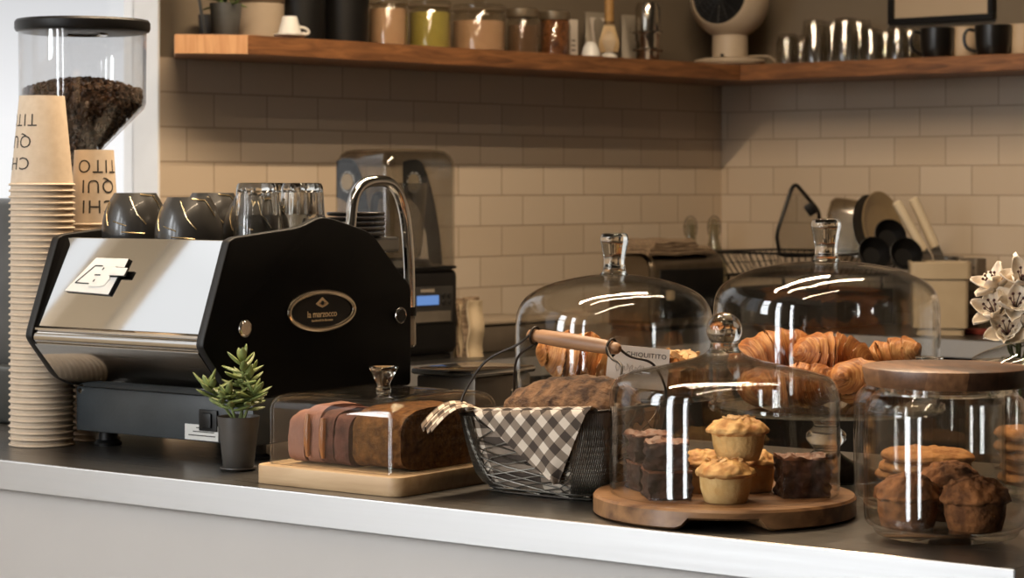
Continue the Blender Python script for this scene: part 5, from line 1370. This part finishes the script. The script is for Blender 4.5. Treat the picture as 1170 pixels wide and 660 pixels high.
# printed card, pouches
P = bwx(655, .10)
t = thing('printed_card', 'narrow white printed card beside the jar of dried fruit', 'card', xy(P, SZ), RB-.15)
part('card_sheet', box(-.014, .014, -.0006, .0006, 0, .10), PAPER, t, smooth=False)
for i in range(3): part('print_line', box(-.006, .006, -.0012, -.0008, .022+.012*i, .025+.012*i), INK, t, smooth=False)
POUCH = pbr('silver_pouch', C(160, 150, 134), .5, .25, c2=C(138, 128, 114), scale=12, bmp=.3, bscale=18, bdist=.004)
for px, lab in ((681, 'silver coffee pouch with dark print behind the white egg-shaped stand'), (722, 'silver coffee pouch with dark print behind the bamboo whisk')):
    P = bwx(px, .075)
    t = thing('coffee_pouch', lab, 'pouch', xy(P, SZ), RB-.05, 'silver pouches on the shelf')
    b2 = bmesh.new()
    grid(lambda a, b: Vector((-.040+.080*a, -.026*math.sin(PI*a)**.6*(1-b)**.7 - .002, .125*b)), 14, 12, b2)
    grid(lambda a, b: Vector((-.040+.080*a, .026*math.sin(PI*a)**.6*(1-b)**.7 + .002, .125*b)), 14, 12, b2)
    grid(lambda a, b: Vector((-.040+.080*a, (-.026*math.sin(PI*a)**.6-.002)*(1-2*b), .0004)), 14, 2, b2)
    bmesh.ops.remove_doubles(b2, verts=b2.verts[:], dist=1e-5)
    part('pouch_body', b2, POUCH, t)
    lbp = part('pouch_label', xf(box(-.028, .028, -.0006, .0006, .03, .112), T(0, -.0245, 0) @ Rx(-9)), PAPER if px < 700 else POUCH, t, smooth=False)
    for i, (a, b, z, th) in enumerate(((-.018, .020, .088, .003), (-.020, .022, .079, .004), (-.018, .008, .066, .0015), (-.018, .010, .060, .0015), (-.018, .004, .054, .0015))):
        part('print_line', xf(box(a, b, -.0012, -.0008, z, z+th), T(0, -.0245, 0) @ Rx(-9)), INK, lbp, smooth=False)
P = bwx(675, .215)
single('egg_stand', lathe([(0, 0), (.022, 0), (.0235, .002), (.019, .022), (.012, .034), (.007, .0365), (0, .037)], 36), WHITE, 'small white ceramic cone at the shelf front beside the whisk', 'ornament', xy(P, SZ))
P = bwx(696, .20)
t = thing('whisk_stand', 'white ceramic stand under the bamboo whisk', 'stand', xy(P, SZ))
part('stand_body', lathe([(0, 0), (.020, 0), (.021, .002), (.018, .009), (.009, .014), (.012, .030), (.019, .046), (.016, .058), (.006, .066), (0, .067)], 36), WHITE, t)
t = thing('bamboo_whisk', 'bamboo tea whisk upturned on a white stand on the shelf', 'whisk', xy(P, SZ))
BAMB = pbr('bamboo', C(176, 136, 82), .55, c2=C(150, 112, 62), scale=60, sx=(8, 8, 1))
part('whisk_handle', lathe([(0, .083), (.010, .083), (.0115, .086), (.0115, .150), (0, .150)], 24), BAMB, t)
bmW = bmesh.new()
for k in range(40):
    a = 2*PI*k/40; tube([(q*math.cos(a), q*math.sin(a), z) for q, z in ((.0118, .084), (.0165, .066), (.0238, .042), (.0245, .028), (.021, .016))], .0010, 5, bmW)
part('tines', bmW, pbr('tine_bamboo', C(206, 180, 140), .6, c2=C(190, 160, 118)), t)
for z in (.082, .088): part('thread', tube([(.0125*math.cos(2*PI*k/24), .0125*math.sin(2*PI*k/24), z) for k in range(24)], .0014, 6, cyc=True), BLACK2, t)
P = bwx(740, .165); r = R_(30, P)
t = thing('steel_shaker', 'ringed stainless steel shaker standing near the shelf corner', 'shaker', xy(P, SZ))
DST = pbr('dim_steel', (.5, .47, .42, 1), .16, 1, c2=(.46, .43, .38, 1))
part('shaker_body', lathe([(0, 0), (r*.86, 0), (r*.88, .002), (r*.88, .050), (r*.95, .054), (r*.95, .135), (r*.8, .15), (0, .15)], 48), DST, t)
for z in (.026, .070): part('ring', lathe([(r*.885, z), (r*1.14, z+.001), (r*1.17, z+.0035), (r*1.14, z+.006), (r*.96, z+.007), (r*.885, z+.007), (r*.885, z)], 48), DST, t)
# round desk fan in the corner
P = at(834, 6.02)
fn = thing('desk_fan', 'round cream desk fan with dark grille in the shelf corner', 'fan', xy(P, SZ), 0)
part('fan_base', lathe([(0, 0), (.070, 0), (.088, .004), (.0945, .012), (.092, .018), (.07, .0225), (0, .0235)], 56), FAN, fn)
nk = part('fan_neck', lathe([(0, .024), (.047, .024), (.047, .060), (.0465, .082), (0, .082)], 48), FAN, fn)
part('button', box(-.030, -.020, -.0485, -.0445, .024, .032, .001), BLACK2, nk)
r0 = .104; HCn = (0, 0, .176)
fd = Vector((-.50, -.83, .12)).normalized(); Q = fd.to_track_quat('Z', 'Y').to_matrix().to_4x4()
hp_ = arc(0, 0, r0, -90, 40, 26) + [(r0*.74, r0*.66), (r0*.72, r0*.60), (0, r0*.56)]
part('fan_head', xf(lathe(hp_, 72), T(*HCn) @ Q), FAN, fn)
gm = bmesh.new()
for q in (.15, .3, .45, .6, .75, .9): tube([(r0*.74*q*math.cos(2*PI*k/48), r0*.74*q*math.sin(2*PI*k/48), r0*.61) for k in range(48)], .0014, 5, gm, cyc=True)
for k in range(16): tube([(0, 0, r0*.61), (r0*.73*math.cos(2*PI*k/16), r0*.73*math.sin(2*PI*k/16), r0*.61)], .0013, 5, gm)
gm2 = lathe([(0, r0*.565), (r0*.72, r0*.605), (r0*.72, r0*.609), (0, r0*.57)], 48)
gr_ = part('grille_back', xf(gm2, T(*HCn) @ Q), BLACK2, fn)
part('grille', xf(gm, T(*HCn) @ Q), BLACK2, fn)
part('power_cord', tube(curve_pts([(.044, .02, .028), (.10, .03, .030), (.115, .01, .02), (.13, -.02, .004)], 6), .003, 6), FAN, fn)
# tumblers and mugs on the right-hand shelf
tl = mesh_of(tumbler(.113, .029, .0345, 60), 'shelf_tumbler', G_RIB); ts_ = mesh_of(tumbler(.082, .026, .0300, 60), 'shelf_tumbler', G_RIB)
gls = [(899, .14, 0, 'short ribbed tumbler on the shelf, first from the corner'), (931, .15, 1, 'tall ribbed tumbler on the shelf, nearest the corner of the tall ones'), (966, .15, 1, 'tall ribbed tumbler on the shelf, second from the corner at the front'),
       (952, .065, 1, 'tall ribbed tumbler on the shelf, behind the first two tall ones'), (982, .065, 1, 'tall ribbed tumbler at the rear right of the tall group'), (916, .06, 0, 'short ribbed tumbler on the shelf, behind the first short one'),
       (996, .15, 0, 'short ribbed tumbler on the shelf, just right of the tall ones'), (1012, .068, 0, 'short ribbed tumbler in the rear row below the picture frame'), (1026, .15, 0, 'short ribbed tumbler at the front, last before the black mug'), (1040, .07, 0, 'short ribbed tumbler behind the handle of the black mug')]
for px, d, tall, lab in gls:
    o = bpy.data.objects.new('shelf_tumbler', tl if tall else ts_); COL.objects.link(o); o.location = xy(rwx(px, d), SZ); tag(o, lab, 'glass', 'ribbed tumblers on the shelf')
def mug(px, d, r, H, mat, lab, ha, name='mug', group=None):
    P = rwx(px, d); t = thing(name, lab, 'mug', xy(P, SZ), ha, group)
    part('bowl', lathe([(0, 0), (r*.80, 0), (r*.84, .003), (r*.95, H*.4), (r, H-.001), (r-.0012, H), (r-.0026, H-.001), (r*.92, H*.4), (r*.80, .008), (0, .006)], 52), mat, t)
    part('handle', tube(curve_pts([(r*.97, 0, H*.84), (r+.016, 0, H*.86), (r+.0245, 0, H*.62), (r+.018, 0, H*.30), (r*.90, 0, H*.16)], 6), .0045, 10), mat, t)
MB = pbr('mug_black', C(20, 18, 16), .28, c2=C(16, 15, 14)); MW = pbr('mug_cream', C(196, 172, 142), .4, c2=C(188, 164, 134))
mug(1071, .155, .0425, .0765, MB, 'black mug on the shelf with its handle towards the tumblers', PI*.985+.12, group='mugs on the shelf')
mug(1102, .10, .0370, .0790, MW, 'cream mug between the two black mugs on the shelf', .86, group='mugs on the shelf')
mug(1135, .150, .0455, .0765, MB, 'black mug below the right corner of the picture frame', PI*.95, group='mugs on the shelf')
mug(1169, .10, .0370, .0790, MW, 'cream mug cut by the right picture edge on the shelf', .86, group='mugs on the shelf')
# framed print on the right wall
a, b = rwx(1018, .0), rwx(1138, .0)
L = math.hypot(a[0]-b[0], a[1]-b[1]); zb_ = hz(25.5, (a[1]+b[1])/2)
fr = thing('picture_frame', 'black framed pale print on the wall above the mugs', 'picture', xy(a, zb_), RR)
def bar(x0, x1, z0, z1): return box(x0, x1, -.018, .0035, z0, z1, .001, 1)
fH, fw = .42, .015
b2 = bar(0, L, 0, fw); bar2 = [(0, L, fH-fw, fH), (0, fw, fw, fH-fw), (L-fw, L, fw, fH-fw)]
for q in bar2: b2 = join(b2, bar(*q))
part('frame', b2, BLACK2, fr, smooth=False)
part('print', box(fw, L-fw, -.006, .003, fw, fH-fw), pbr('print_paper', C(186, 166, 140), .7, c2=C(182, 162, 136), scale=4), fr, smooth=False)

# ================================================================== camera and picture settings
cam = bpy.data.cameras.new('camera'); co = bpy.data.objects.new('camera', cam); COL.objects.link(co)
co.location = (0, 0, ZC); co.rotation_euler = (PI/2, 0, 0)
cam.sensor_fit = 'HORIZONTAL'; cam.sensor_width = 36; cam.lens = F/1170*36; cam.shift_x = 0; cam.shift_y = -(330-HY)/1170
cam.dof.use_dof = True; cam.dof.focus_distance = 2.6; cam.dof.aperture_fstop = 13; cam.clip_start = .05
S.camera = co
S.view_settings.view_transform = 'Standard'; S.view_settings.look = 'None'; S.view_settings.gamma = 1; S.view_settings.exposure = EXPO
S.view_settings.use_curve_mapping = False
S.cycles.max_bounces = 16; S.cycles.transmission_bounces = 14; S.cycles.glossy_bounces = 8; S.cycles.diffuse_bounces = 4; S.cycles.transparent_max_bounces = 48
S.cycles.use_denoising = True
S.cycles.caustics_reflective = False; S.cycles.caustics_refractive = True
S.cycles.sample_clamp_indirect = 4.0
bpy.context.view_layer.update()
